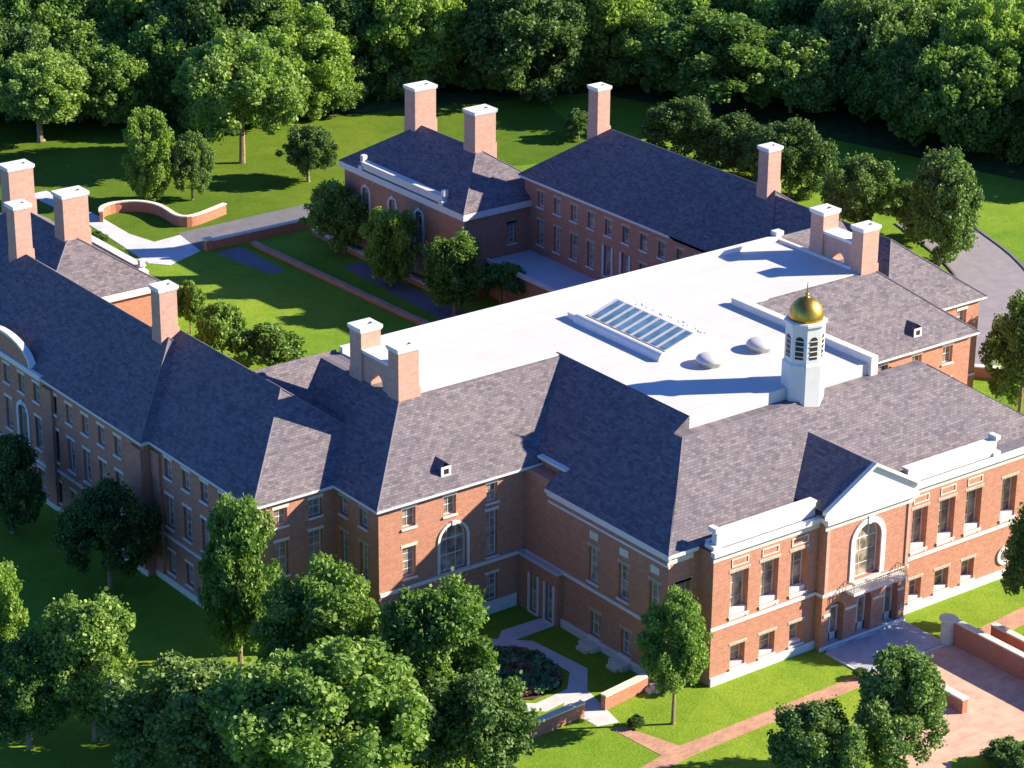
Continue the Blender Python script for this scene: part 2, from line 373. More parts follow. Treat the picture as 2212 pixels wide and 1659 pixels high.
def wall_w(ori, fixed, s, u0, u1, z0, z1, wins, depth=.32, m='brick', d_open=()):
    """wins: list of (u0,u1,z0,z1,dict)"""
    wall(ori, fixed, s, u0, u1, z0, z1, [(a, b, c, d, k.get('arch', False)) for a, b, c, d, k in wins] + list(d_open), depth, m)
    for a, b, c, d, k in wins: window(ori, fixed, s, a, b, c, d, depth=depth - .02, **k)

def ring(g, X0, X1, Y0, Y1, x0, x1, y0, y1, z0, z1):
    g.box(X0, X1, Y0, y0, z0, z1); g.box(X0, X1, y1, Y1, z0, z1); g.box(X0, x0, y0, y1, z0, z1); g.box(x1, X1, y0, y1, z0, z1)
def cornice(X0, X1, Y0, Y1, ze, inset=.42):
    g = MB(); ring(g, X0 - .02, X1 + .02, Y0 - .02, Y1 + .02, X0 + inset, X1 - inset, Y0 + inset, Y1 - inset, ze - .17, ze - .004)
    g.build('cornice', M['white'], B); g = MB()
    ring(g, X0 + .2, X1 - .2, Y0 + .2, Y1 - .2, X0 + inset, X1 - inset, Y0 + inset, Y1 - inset, ze - .34, ze - .173)
    g.build('cornice', M['stone'], B)
def hip(X0, X1, Y0, Y1, ze, t, zcap=None, name='hip_roof'):
    """hip roof with the ridge on the long axis, or cut flat at zcap"""
    k = min(X1 - X0, Y1 - Y0) / 2
    if zcap: k = (zcap - ze) / t
    zt = ze + k * t; g = MB()
    a, b, c, d = (X0, Y0, ze), (X1, Y0, ze), (X1, Y1, ze), (X0, Y1, ze)
    A, Bq, Cq, D = (X0 + k, Y0 + k, zt), (X1 - k, Y0 + k, zt), (X1 - k, Y1 - k, zt), (X0 + k, Y1 - k, zt)
    if zcap: g.quad(a, b, Bq, A); g.quad(b, c, Cq, Bq); g.quad(c, d, D, Cq); g.quad(d, a, A, D); g.quad(A, Bq, Cq, D)
    elif X1 - X0 < Y1 - Y0: g.quad(a, b, A); g.quad(c, d, D); g.quad(b, c, D, A); g.quad(d, a, A, D)
    else: g.quad(d, a, A); g.quad(b, c, Bq); g.quad(a, b, Bq, A); g.quad(c, d, A, Bq)
    g.quad(d, c, b, a)
    o = g.build(name, M['slate'], B)
    # ridge and hip caps, thin lead-like rolls
    pairs = [(a, A), (b, Bq), (c, Cq), (d, D)]
    if not zcap:
        if X1 - X0 < Y1 - Y0: pairs = [(a, A), (b, A), (c, D), (d, D), (A, D)]
        else: pairs = [(a, A), (d, A), (b, Bq), (c, Bq), (A, Bq)]
    for p, q in pairs: MB().tube([p, q], [.075, .075], 6).build('ridge_cap', M['slatecap'], o)
    return o
M['slatecap'] = mat_plain('ridge_tiles', (.15, .135, .155), .8, .2, 2)

ZE = 10.77
def solid_walls(x0, x1, y0, y1, z1, m='brick', skip=''):
    if 'S' not in skip: wall('Y', y0, -1, x0, x1, 0, z1, m=m)
    if 'N' not in skip: wall('Y', y1, 1, x0, x1, 0, z1, m=m)
    if 'W' not in skip: wall('X', x0, -1, y0, y1, 0, z1, m=m)
    if 'E' not in skip: wall('X', x1, 1, y0, y1, 0, z1, m=m)
def band(ori, fixed, s, u0, u1, z0, z1, out, m='white', name='string_course'):
    g = MB()
    if ori == 'Y':
        a, b = fixed - .02, fixed + s * out; g.box(u0, u1, min(a, b), max(a, b), z0, z1)
    else:
        a, b = fixed - s * .02, fixed + s * out; g.box(min(a, b), max(a, b), u0, u1, z0, z1)
    return g.build(name, M[m], B)

# ---- long wings (left as seen, and its twin on the right)
SM = dict(bars=(2, 2), sill=.14); TL = dict(bars=(2, 4), sill=.14)
for side in (0, 1):
    X = (lambda x: x) if side == 0 else mx
    def rx(a, b): return (min(X(a), X(b)), max(X(a), X(b)))
    sw = -1 if side == 0 else 1
    # front part
    x0, x1 = rx(-21.79, -8.83 if side == 0 else -10.33); hip(x0, x1, 22.16, 49, ZE, .779); cornice(x0, x1, 22.16, 49, ZE)
    # rear part
    x0, x1 = rx(-22.45, -10.33); hip(x0, x1, 36.2, 70.9, ZE, .784); cornice(x0, x1, 36.2, 70.9, ZE)
    # front wall of the wing
    a, b = rx(-21.37, -14.9)
    ws = [(*rx(-19.9, -18.85), 8.65, 9.98, SM), (*rx(-17.1, -16.05), 8.65, 9.98, SM), (*rx(-19.9, -18.85), 4.9, 7.5, TL), (*rx(-17.1, -16.05), 5.3, 7.6, TL), (*rx(-19.9, -18.85), 1.0, 2.9, SM), (*rx(-17.1, -16.05), 1.0, 2.9, SM)]
    wall_w('Y', 22.55, -1, a, b, 0, 10.4, ws)
    band('Y', 22.55, -1, a, b, 3.85, 4.05, .08)
    # outer long walls
    xo = X(-21.37); ws = []
    for i in range(6):
        y = 24.3 + i * 2.5
        if y > 35.5: break
        ws += [(y - .5, y + .5, 8.5, 9.95, SM), (y - .55, y + .55, 4.6, 7.1, TL), (y - .5, y + .5, 1.0, 2.7, SM)]
    wall_w('X', xo, sw, 22.55, 36.6, 0, 10.4, ws if side == 0 else [])
    xo2 = X(-22.03); ws = []
    for i in range(13):
        y = 40.43 + i * 2.47 + (.3 if i > 4 else 0)
        if y > 69.5: break
        ws += [(y - .5, y + .5, 8.2, 9.7, SM)]
        if i not in (6,): ws += [(y - .55, y + .55, 4.3, 6.9, TL)]
        ws += [(y - .5, y + .5, .9, 2.6, SM)]
    if side == 0:
        y = 40.43 + 6 * 2.47 + .3; ws += [(y - .75, y + .75, 3.6, 7.2, dict(arch=True, bars=(2, 3), surround=.28))]
    wall_w('X', xo2, sw, 36.6, 70.5, 0, 10.4, ws if side == 0 else [])
    wall('Y', 36.6, -1, *rx(-22.03, -21.37 + .0), 0, 10.38)
    if side == 0:
        band('X', xo, sw, 22.5, 36.55, 3.75, 3.95, .1); band('X', xo2, sw, 36.65, 51.3, 3.45, 3.65, .1)
        band('X', xo2, sw, 51.3, 70.5, 3.1, 3.35, .16); band('X', xo2, sw, 51.4, 66, 10.5, 10.93, .5)
        band('X', xo, sw, 22.5, 36.55, 0, .55, .14, 'stone', 'plinth'); band('X', xo2, sw, 36.65, 70.5, 0, .55, .14, 'stone', 'plinth')
        for yy in (37.4, 51.0): band('X', xo2, sw, yy - .75, yy + .75, .56, 10.05, .26, 'brick', 'pier')
        band('X', xo, sw, 35.3, 36.4, .56, 10.05, .2, 'brick', 'pier')
    # inner long wall (seen on the right-hand wing)
    xi = X(-11.4); s2 = -sw; ws = []
    if side == 1:
        for i in range(13):
            y = 43.0 + i * 2.5
            if y > 69.4: break
            ws += [(y - .5, y + .5, 8.2, 9.7, SM)]
            if i in (5, 6): ws += [(y - .55, y + .55, 4.3, 7.2, dict(arch=False, bars=(2, 4), surround=.2, lintel=False))]
            else: ws += [(y - .5, y + .5, 4.5, 6.9, TL)]
        wall_w('X', 37.7, -1, 38.5, 70.5, 0, 10.4, ws)
    else: wall('X', -11.4, 1, 36.6, 70.5, 0, 10.4)
    wall('Y', 70.5, 1, *rx(-22.03, -11.4), 0, 10.4)
# curved parapet gable on the far left of the long wing
g = MB(); n = 16; yc, R, hh = 57.4, 4.0, 1.55
pts = [(yc + R * math.cos(math.pi * k / n), 10.96 + hh * math.sin(math.pi * k / n)) for k in range(n + 1)]
for xx in (-22.3, -21.9): g.quad(*[(xx, y, z) for y, z in pts])
gp = g.build('curved_gable', M['brick'], B); g = MB()
for k in range(n):
    a, b = math.pi * k / n, math.pi * (k + 1) / n
    q = [(yc + rr * math.cos(t), 10.96 + (rr / R * hh if rr == R else hh * 1.0 + .2) * math.sin(t)) for rr, t in ((R, a), (R, b), (R + .2, b), (R + .2, a))]
    i = len(g.v); g.v += [(-22.4, y, z) for y, z in q] + [(-21.85, y, z) for y, z in q]
    for fc in ((0, 1, 2, 3), (7, 6, 5, 4), (2, 3, 7, 6), (0, 1, 5, 4)): g.f.append(tuple(i + c for c in fc)); g.m.append(0)
g.build('coping', M['white'], gp)

# ---- middle bar with the flat white roof
hip(-15.33, mx(-15.33), 16.81, 38.9, ZE, .7794, zcap=15.42)
cornice(-15.33, mx(-15.33), 16.81, 38.9, ZE)
fx0, fx1, fy0, fy1 = -7.75, mx(-8.0), 22.95, 32.75
g = MB().box(fx0 + .05, fx1 - .05, fy0 + .05, fy1 - .05, 15.3, 15.5)
g.box(4.97, mx(4.97), 8.62, fy0 + .05, 14.0, 15.501)
g.build('flat_roof', M['membrane'], B)
g = MB()
g.box(fx0, fx1, fy1 - .45, fy1, 15.35, 15.95)                      # rear parapet
g.box(fx1 - .3, fx1, fy0 + .9, fy1 - .453, 15.35, 15.74)
g.box(mx(4.97) - .1, mx(4.97) + .55, 8.3, fy0 + .6, 14.6, 16.05)      # low parapet on the right of the front block
g.box(mx(4.97) + .553, 25.0, fy0 - .1, fy0 + .12, 15.3, 15.66)
g.box(fx1 - .5, fx1 + .3, fy1 - .4, fy1 + .3, 15.951, 16.3)
g.build('roof_parapet', M['white'], B)
for xa_, xb_ in ((-15.3, -7.9), (mx(-7.9), mx(-15.3))):     # short ridge joining the bar to each long wing
    g = MB(); g.quad((xa_, 26.8, 10.8), (xb_, 26.8, 10.8), (xb_, 33.0, 15.64), (xa_, 33.0, 15.64)); g.quad((xa_, 39.2, 10.8), (xb_, 39.2, 10.8), (xb_, 33.0, 15.64), (xa_, 33.0, 15.64))
    g.quad((xa_, 26.8, 10.8), (xa_, 33.0, 15.64), (xa_, 39.2, 10.8)); g.quad((xb_, 26.8, 10.8), (xb_, 33.0, 15.64), (xb_, 39.2, 10.8))
    g.build('link_roof', M['slate'], B)
# bar front walls, left and right of the front block
for side in (0, 1):
    X = (lambda x: x) if side == 0 else mx
    def rx(a, b): return (min(X(a), X(b)), max(X(a), X(b)))
    a, b = rx(-14.9, -2.6)
    ws = [(*rx(-12.95, -11.85), 8.65, 10.1, SM), (*rx(-9.5, -8.45), 8.65, 10.1, SM), (*rx(-5.85, -4.9), 8.65, 10.1, SM),
          (*rx(-12.95, -11.85), 4.85, 7.2, TL), (*rx(-9.85, -7.55), 4.35, 7.9, dict(arch=True, bars=(3, 2), surround=.2, lintel=False)),
          (*rx(-5.85, -4.9), 4.5, 8.0, dict(bars=(2, 5))), (*rx(-5.85, -4.85), 1.0, 3.1, TL), (*rx(-9.3, -8.2), 1.0, 3.1, TL), (*rx(-12.95, -11.85), 1.0, 3.1, TL)]
    wall_w('Y', 17.3, -1, a, b, 0, 10.4, ws)
    band('Y', 17.3, -1, *rx(-14.9, -3.2), 4.05, 4.3, .16); band('Y', 17.3, -1, *rx(-14.9, -3.2), 0, 1.0, .10, 'white', 'plinth')
    g = MB(); g.box(*rx(-9.95, -7.45), 16.85, 17.12, 4.303, 4.40); g.build('balcony_ledge', M['stone'], B)
    sw = -1 if side == 0 else 1
    ws = [(21.05, 22.05, 8.65, 9.95, SM), (18.6, 19.6, 8.65, 9.95, SM), (18.6, 19.6, 4.9, 7.4, TL), (21.0, 22.0, 4.9, 7.4, TL)]
    wall_w('X', X(-14.9), sw, 17.3, 22.55, 0, 10.4, ws if side == 0 else [])
wall('Y', 38.5, 1, -14.9, mx(-14.9), 0, 10.4)

# ---- front block
ZF, TF = 10.1, .69
def zf(y): return ZF + TF * (y - 1.15)
g = MB(); ex = -2.95; kx = 6.52; xt = 3.57; yt = 7.67; zt = 14.6
EXR = 33.3; XTR = EXR - kx
g.quad((ex, 1.15, ZF), (EXR, 1.15, ZF), (XTR, yt, zt), (xt, yt, zt))
g.quad((xt, yt, zt), (XTR, yt, zt), (XTR, 8.6, zt), (xt, 8.6, zt))
nx = -1.35; nz = ZF + TF * (nx - ex)
g.quad((ex, 1.15, ZF), (xt, yt, zt), (xt, 8.6, zt), (4.97, 8.6, 15.565), (4.97, 23.4, 15.565), (nx, 23.4, nz), (nx, 14.5, nz), (ex, 14.5, ZF))
g.quad((xt, 8.6, zt), (4.97, 8.6, 15.565), (4.97, 8.6, zt)); g.quad((ex, 14.5, ZF), (nx, 14.5, nz), (nx, 14.5, ZF))
yb_ = 8.6 + (zt - ZF) / TF
g.quad((EXR, 1.15, ZF), (XTR, yt, zt), (XTR, 8.6, zt), (EXR, yb_, ZF)); g.quad((XTR, 8.6, zt), (21, 8.6, zt), (21, yb_, ZF), (EXR, yb_, ZF))
g.quad((mx(4.97), 8.9, 14.45), (mx(4.97), 23.4, 15.565), (mx(nx), 23.4, nz), (mx(nx), 8.9, ZF))
g.quad((ex, 1.15, ZF), (EXR, 1.15, ZF), (EXR, 14.5, ZF), (ex, 14.5, ZF))
fr = g.build('hip_roof', M['slate'], B)
r = MB()
r.tube([(ex, 1.15, ZF), (xt, yt, zt), (XTR, yt, zt), (EXR, 1.15, ZF)], [.075] * 4, 6); rc = MB()
r.build('ridge_cap', M['slatecap'], fr)
# side walls
for side in (0, 1):
    X = (lambda x: x) if side == 0 else mx
    sw = -1 if side == 0 else 1
    ws = []
    for y in (9.35, 6.1, 2.85): ws += [(y - .55, y + .55, 4.8, 7.4, dict(bars=(2, 4), sill=.14))]
    for y in (9.0, 5.7): ws += [(y - .55, y + .55, .75, 2.6, SM)]
    wall_w('X', -2.6 if side == 0 else 32.95, sw, 1.5, 17.3, 0, 9.85, ws if side == 0 else [])
    if side == 0:
        band('X', -2.6, -1, 1.38, 17.0, 4.12, 4.36, .12); band('X', -2.6, -1, 1.38, 14.4, 9.0, 9.16, .10)
        band('X', -2.6, -1, 1.38, 12.8, 0, .62, .14, 'white', 'plinth')
        for y in (9.35, 6.1, 2.85): band('X', -2.6, -1, y - .45, y + .45, 8.05, 8.6, .04, 'stone', 'wall_panel')
        for y in (9.0, 5.7, 2.0):
            g = MB(); g.box(-3.5, -2.76, y - .75, y + .75, 0, .45); g.box(-3.9, -3.503, y - .5, y + .5, 0, .25)
            g.build('areaway_step', M['stone'], B)
    xf = -2.6 if side == 0 else 32.95
    band('X', xf, sw, 1.15, 14.5, 9.8, 10.08, .34, 'white', 'cornice'); band('X', xf, sw, 1.3, 14.45, 9.5, 9.797, .16, 'white', 'cornice')
    # recess wall of the inner corner
    nx = -1.35
    if side: continue
    wall('X', X(nx), sw, 14.55, 17.3, 9.9, 11.15)
    MB().box(-2.57, nx - .02, 14.52, 17.28, 9.0, 10.6).build('brick_wall', M['brick'], B)
    g = MB(); a, b = sorted((X(nx - .3), X(nx + .16))); g.box(a, b, 13.9, 17.0, 11.16, 11.34); g.build('coping', M['white'], B)
    # low porch in the corner
    if side == 0:
        wall_w('X', -3.05, -1, 12.75, 17.25, 0, 4.1, [(15.0, 15.9, .15, 3.1, dict(bars=(2, 4), surround=.16, lintel=False)), (13.2, 14.1, .15, 3.1, dict(bars=(2, 4), surround=.16, lintel=False))])
        MB().box(-3.2, -1.9, 12.6, 17.28, 4.1, 4.3).build('porch_roof', M['gravelroof'], B)
        wall('Y', 12.75, -1, -3.05, -2.4, 0, 4.08)
# front walls
UP = dict(bars=(2, 3), sill=.10, panel=.16, apron=.36); LO = dict(bars=(1, 2), sill=.12, apron=.22)
def fw(a, b): return [(a, b, 4.78, 8.0, UP)]
ws = []
for c, wd in ((2.35, 1.6), (5.05, 1.6), (7.72, 1.5)):
    ws += fw(c - wd / 2, c + wd / 2); ws += fw(mx(c + wd / 2), mx(c - wd / 2))
for c, wd in ((2.45, 1.3), (5.1, 1.4), (7.75, 1.2)):
    ws += [(c - wd / 2, c + wd / 2, .82, 2.5, LO), (mx(c + wd / 2), mx(c - wd / 2), .82, 2.5, LO)]
wl = [q for q in ws if q[0] < 9.4]; wr = [q for q in ws if q[0] > 17]
wall_w('Y', 0, -1, 0, 9.44, 0, 9.85, wl, .58); wall_w('Y', 0, -1, 17.46, 30.35, 0, 9.85, wr + [(27.45, 28.95, 4.78, 8.0, UP)], .58)
wall('X', 0, -1, 0, 1.5, 0, 9.85); wall('X', 30.35, 1, 0, 1.5, 0, 9.85)
wall_w('Y', 1.5, -1, -2.6, 0, 0, 9.85, [(-2.0, -.7, 4.78, 7.6, UP), (-1.9, -.8, .82, 2.4, LO)], .5)
wall_w('Y', 1.5, -1, 30.35, 32.95, 0, 9.85, [(31.0, 32.3, 4.78, 7.6, UP)], .4)
# round window ornament in the right bay
g = MB(); cxr, czr = 28.2, 1.8
for k in range(20):
    a, b = 2 * math.pi * k / 20, 2 * math.pi * (k + 1) / 20
    q = [(cxr + rr * math.cos(t), czr + rr * math.sin(t)) for rr, t in ((.75, a), (.75, b), (.48, b), (.48, a))]
    i = len(g.v); g.v += [(x, -.12, z) for x, z in q] + [(x, .02, z) for x, z in q]
    for fc in ((0, 1, 2, 3), (2, 3, 7, 6), (0, 1, 5, 4)): g.f.append(tuple(i + c for c in fc)); g.m.append(0)
ow = g.build('round_window', M['white'], B)
MB().quad(*[(cxr + .49 * math.cos(2 * math.pi * k / 20), -.03, czr + .49 * math.sin(2 * math.pi * k / 20)) for k in range(20)]).build('pane', M['glass'], ow)
MB().box(.05, 30.3, .03, 1.45, 9.86, 10.09).build('gutter', M['slatecap'], B)
# trims on the front
for a, b in ((0, 9.44), (17.46, 30.35)):
    band('Y', 0, -1, a - (.12 if a == 0 else 0), b + (.12 if b > 20 else 0), 4.14, 4.38, .12)
    band('Y', 0, -1, a, b, 0, .62, .16, 'white', 'plinth')
    band('Y', 0, -1, a - .08, b + .08 * (b > 20), 9.22, 9.60, .07, 'stone'); band('Y', 0, -1, a - .3 * (a == 0), b + .3 * (b > 20), 9.78, 10.1, .42, 'white', 'cornice')
    band('Y', 0, -1, a - .15 * (a == 0), b + .15 * (b > 20), 9.603, 9.777, .22, 'stone', 'cornice')
for a, b in ((-2.95, -.32), (30.67, 33.3)):
    band('Y', 1.5, -1, a, b, 9.80, 10.08, .34, 'white', 'cornice'); band('Y', 1.5, -1, a + .2, b - .2, 9.22, 9.6, .07, 'stone')
    band('Y', 1.5, -1, a + .3, b - .3, 4.14, 4.36, .10); band('Y', 1.5, -1, a + .3, b - .3, 0, .6, .12, 'white', 'plinth')
for c in (2.35, 5.05, 7.72):     # recessed panels with stone edging above the tall windows
    for cc in (c, mx(c)):
        g = MB(); g.box(cc - .75, cc + .75, -.05, .01, 8.92, 9.0); g.box(cc - .75, cc + .75, -.05, .01, 8.42, 8.5); g.box(cc - .75, cc - .67, -.048, .01, 8.5, 8.92); g.box(cc + .67, cc + .75, -.048, .01, 8.5, 8.92)
        g.build('wall_panel', M['stone'], B)
# parapets with scrolled ends
for a, b, e in ((.3, 9.1, 0), (17.8, 26.6, 1)):
    g = MB(); g.box(a, b, .12, .62, 10.1, 11.15); g.box(a - .04, b + .04, .04, .72, 11.153, 11.28)
    x = a if e == 0 else b
    g.box(x - .35, x + .35, -.02, .9, 10.1, 10.35); g.box(x - .22, x + .22, .0, .78, 11.283, 11.6)
    g.box(a, b, .62, 1.3, 10.1, 10.35)
    g.build('parapet', M['white'], B)
# central pavilion
PY = -.71
dc = [(XC - 2.62 - .72, XC - 2.62 + .72), (XC - .72, XC + .72), (XC + 2.62 - .72, XC + 2.62 + .72)]
wall('Y', PY, -1, 9.44, 17.46, 0, 9.85, [(a, b, .0, 3.45, True) for a, b in dc] + [(XC - 1.22, XC + 1.22, 4.6, 8.75, True)], .75)
wall('X', 9.44, -1, PY, 0, 0, 9.85); wall('X', 17.46, 1, PY, 0, 0, 9.85)
window('Y', PY, -1, XC - 1.22, XC + 1.22, 4.6, 8.75, arch=True, depth=.42, bars=(3, 3), surround=.42, lintel=False)
for a, b in dc:
    W = b - a; g = MB(); y0, y1 = PY + .62, PY + .70
    for x in (a, b - .12, a + W / 2 - .06): g.box(x, x + .12, y0, y1, .12, 2.75)
    g.box(a, b, y0 - .02, y1 + .01, 2.68, 2.85); g.box(a, b, y0, y1, .12, .75); g.box(a + W / 2 - .05, a + W / 2 + .05, y0, y1, 2.851, 3.4)
    d = g.build('entrance_door', M['white'], B)
    MB().box(a + .01, b - .01, y1 + .012, y1 + .03, .12, 3.44).build('pane', M['glass'], d)
    MB().box(a - .1, b + .1, PY - .35, PY + .6, 0.1, .17).build('door_step', M['concrete'], d)
for x in (9.9, dc[0][1] + .59, dc[1][1] + .59, 16.98): MB().box(x - .52 if 10 < x < 16.9 else x - .3, x + .52 if 10 < x < 16.9 else x + .3, PY - .07, PY + .02, 2.55, 2.75).build('impost_band', M['stone'], B)
band('Y', PY, -1, 9.36, 17.54, 4.14, 4.38, .10); band('X', 9.44, -1, PY, 0, 4.14, 4.38, .1)
band('Y', PY, -1, 9.36, 17.54, 0, .3, .10, 'white', 'plinth')
band('Y', PY, -1, 9.3, 17.6, 9.2, 9.6, .08, 'stone'); band('Y', PY, -1, 9.2, 17.7, 9.603, 9.777, .22, 'stone', 'cornice')
for x in (9.62, 17.28): g = MB().box(x - .14, x + .14, PY - .09, PY + .01, 4.4, 9.19).build('pilaster', M['chim'], B)
# balcony
g = MB(); g.box(11.45, 16.6, PY - 1.0, PY + .01, 4.02, 4.22); g.box(11.7, 16.35, PY - .8, PY, 3.86, 4.017)
bal = g.build('balcony', M['white'], B); g = MB()
for i in range(27):
    x = 11.55 + i * (4.95 / 26); g.box(x - .014, x + .014, PY - .95, PY - .92, 4.22, 4.8)
for x in (11.53, 16.5):
    for k in range(5): g.box(x - .018, x + .018, PY - .85 + k * .18, PY - .82 + k * .18, 4.22, 4.8)
g.box(11.5, 16.55, PY - .97, PY - .9, 4.8, 4.85); g.box(11.5, 11.56, PY - .9, PY - .02, 4.8, 4.85); g.box(16.49, 16.55, PY - .9, PY - .02, 4.8, 4.85)
g.build('railing', M['bark'], bal)
# pediment
pa, pb, pz, pap = 8.95, 17.95, 10.1, 13.25
def zr(y): return 0
g = MB(); yb = lambda z: 1.15 + (z - ZF) / TF
ya = yb(pap)
A0, A1, AP = (pa, PY - .35, 10.75), (pb, PY - .35, 10.75), (XC, PY - .35, pap)
g.quad(A0, AP, (XC, ya, pap), (pa, yb(10.75), 10.75)); g.quad(A1, AP, (XC, ya, pap), (pb, yb(10.75), 10.75))
o = g.build('pediment_roof', M['slate'], B)
g = MB()
g.box(9.15, 17.75, PY - .45, 1.2, 9.78, 10.12)
for y0_, y1_, dz in ((PY - .15, PY - .05, 0),):
    i = len(g.v)
    g.v += [(pa + .15, y0_, 10.12), (pb - .15, y0_, 10.12), (XC, y0_, pap - .15), (pa + .15, y0_, 10.6), (pb - .15, y0_, 10.6)]
    g.f += [(i, i + 1, i + 4, i + 2, i + 3)]; g.m += [0]
g.build('pediment', M['white'], B)
g = MB()
for s in (-1, 1):   # raking cornices
    e = (XC + s * 4.5, 10.62); t = (XC, pap + .05)
    q = [(e[0], e[1] - .12), (t[0], t[1] - .22), (t[0], t[1]), (e[0], e[1] + .14)]
    i = len(g.v); g.v += [(x, PY - .42, z) for x, z in q] + [(x, PY - .05, z) for x, z in q]
    for fc in ((0, 1, 2, 3), (7, 6, 5, 4), (2, 3, 7, 6), (0, 1, 5, 4), (0, 3, 7, 4)): g.f.append(tuple(i + c for c in fc)); g.m.append(0)
g.build('raking_cornice', M['white'], B)

# ---- rear pavilions
for (X0, X1, Y0, Y1, side) in ((29.83, 41.23, 69.4, 90.1, 1), (-12.9, -1.5, 69.6, 90.1, 0)):
    ze = 8.58; hip(X0, X1, Y0, Y1, ze, .69); g = MB()
    ring(g, X0 - .02, X1 + .02, Y0 - .02, Y1 + .02, X0 + .4, X1 - .4, Y0 + .4, Y1 - .4, ze - .62, ze - .004); g.build('cornice', M['white'], B)
    wx = X0 + .38; wy = Y0 + .38
    if side == 1:
        ws = [(c - .6, c + .6, 3.0, 6.9, dict(arch=True, bars=(2, 3), surround=.2)) for c in (86.0, 81.4, 77.0)]
        wall_w('X', wx, -1, wy, Y1 - .38, 0, 8.0, ws)
        wall_w('Y', wy, -1, wx, X1 - .38, 0, 8.0, [(35.1, 36.1, 4.6, 6.6, dict(bars=(2, 4)))])
        g = MB(); g.box(X0 + .15, X0 + .75, 73.0, 86.4, ze - .001, ze + .72); g.box(X0 + .05, X0 + .85, 72.9, 86.5, ze + .723, ze + .84)
        for yy in (73.0, 86.4): g.box(X0 - .05, X0 + 1.0, yy - .3, yy + .3, ze, ze + .4); g.box(X0 + .2, X0 + .7, yy - .22, yy + .22, ze + .84, ze + 1.4)
        g.build('parapet', M['white'], B)
    else:
        wall('Y', wy, -1, wx, X1 - .38, 0, 8.0); wall('X', wx, -1, wy, Y1 - .38, 0, 8.0)
        g = MB(); g.box(X1 - .75, X1 - .15, 72.5, 86.4, ze - .001, ze + .72); g.box(X1 - .85, X1 - .05, 72.4, 86.5, ze + .723, ze + .84)
        for yy in (72.5, 86.4): g.box(X1 - 1.0, X1 + .05, yy - .3, yy + .3, ze, ze + .4); g.box(X1 - .7, X1 - .2, yy - .22, yy + .22, ze + .84, ze + 1.4)
        g.build('parapet', M['white'], B)
    wall('Y', Y1 - .38, 1, wx, X1 - .38, 0, 8.0); wall('X', X1 - .38, 1, wy, Y1 - .38, 0, 8.0)
# low terrace roof in the rear court, with its brick wall
g = MB().box(32.9, 38.2, 38.9, 69.7, 3.3, 3.55); g.build('terrace_roof', M['gravelroof'], B)
g = MB().box(32.6, 32.897, 38.9, 69.7, 3.35, 3.72); g.build('coping', M['white'], B)
wall('X', 32.95, -1, 38.9, 69.7, 0, 3.3)
hip(24.2, 32.5, 47, 59.6, 3.0, .55); cornice(24.2, 32.5, 47, 59.6, 3.0); solid_walls(24.6, 32.1, 47.4, 59.2, 2.6)

# ---- chimneys
def chimney(x, y, wx, wy, z0, z1, shoulder=True):
    g = MB(); g.box(x, x + wx, y, y + wy, z0, z1)
    if shoulder: zs = z0 + (z1 - z0) * .38; g.box(x - .003, x + wx + .14, y - .003, y + wy + .12, z0, zs)
    c = g.build('chimney', M['chim'], B); o = .17; g = MB()
    o = .12; g.box(x - .06, x + wx + .06, y - .06, y + wy + .06, z1 - .12, z1 - .002)
    X0, X1, Y0, Y1 = x - o, x + wx + o, y - o, y + wy + o
    fx, fy = wx * .16, wy * .36
    ring(g, X0, X1, Y0, Y1, x + fx, x + wx - fx, y + fy, y + wy - fy, z1, z1 + .24)
    g.build('chimney_cap', M['white'], c)
    MB().box(x + fx - .01, x + wx - fx + .01, y + fy - .01, y + wy - fy + .01, z1 + .0, z1 + .03).build('flue', M['dark'], c)
for X in (lambda x, w: x, lambda x, w: mx(x) - w):
    # arched pair
    chimney(X(-9.45, 1.72), 22.7, 1.72, 1.25, 14.2, 19.0); chimney(X(-9.45, 1.66), 27.3, 1.66, 1.45, 14.2, 19.1)
    xa = X(-9.3, 1.35); g = MB(); n = 12; r_, c_, zz = .72, 25.6, 15.75
    arc = [(c_ + r_ * math.cos(math.pi * k / n), zz + r_ * math.sin(math.pi * k / n)) for k in range(n + 1)]
    for xx in (xa, xa + 1.35):
        g.quad((xx, 23.95, 14), (xx, c_ - r_, 14), (xx, c_ - r_, zz), (xx, 23.95, zz)); g.quad((xx, 27.3, 14), (xx, c_ + r_, 14), (xx, c_ + r_, zz), (xx, 27.3, zz))
        top = [(27.3, 17.55), (23.95, 17.55)]
        for k in range(n):
            g.quad((xx, *arc[k]), (xx, *arc[k + 1]), (xx, arc[k + 1][0], 17.55), (xx, arc[k][0], 17.55))
        g.quad((xx, 27.3, zz), (xx, c_ + r_, zz), (xx, c_ + r_, 17.55), (xx, 27.3, 17.55)); g.quad((xx, 23.95, zz), (xx, c_ - r_, zz), (xx, c_ - r_, 17.55), (xx, 23.95, 17.55))
    for k in range(n): g.quad((xa, *arc[k]), (xa, *arc[k + 1]), (xa + 1.35, *arc[k + 1]), (xa + 1.35, *arc[k]))
    for yy in (c_ - r_, c_ + r_): g.quad((xa, yy, 14), (xa + 1.35, yy, 14), (xa + 1.35, yy, zz), (xa, yy, zz))
    br = g.build('chimney_bridge', M['chim'], B)
    MB().box(xa - .12, xa + 1.47, 23.97, 27.28, 17.552, 17.78).build('coping', M['white'], br)
    chimney(X(-16.97, 1.45), 42.4, 1.45, 1.26, 14.3, 19.2); chimney(X(-16.85, 1.43), 65.6, 1.43, 1.4, 13.4, 19.2)
chimney(35.0, 74.7, 2.4, 1.75, 11, 15.95); chimney(34.8, 84.2, 2.45, 1.75, 11, 16.1)
chimney(-7.9, 74.8, 2.4, 1.7, 11, 15.95); chimney(-7.2, 86.2, 2.4, 1.7, 10.5, 15.3)

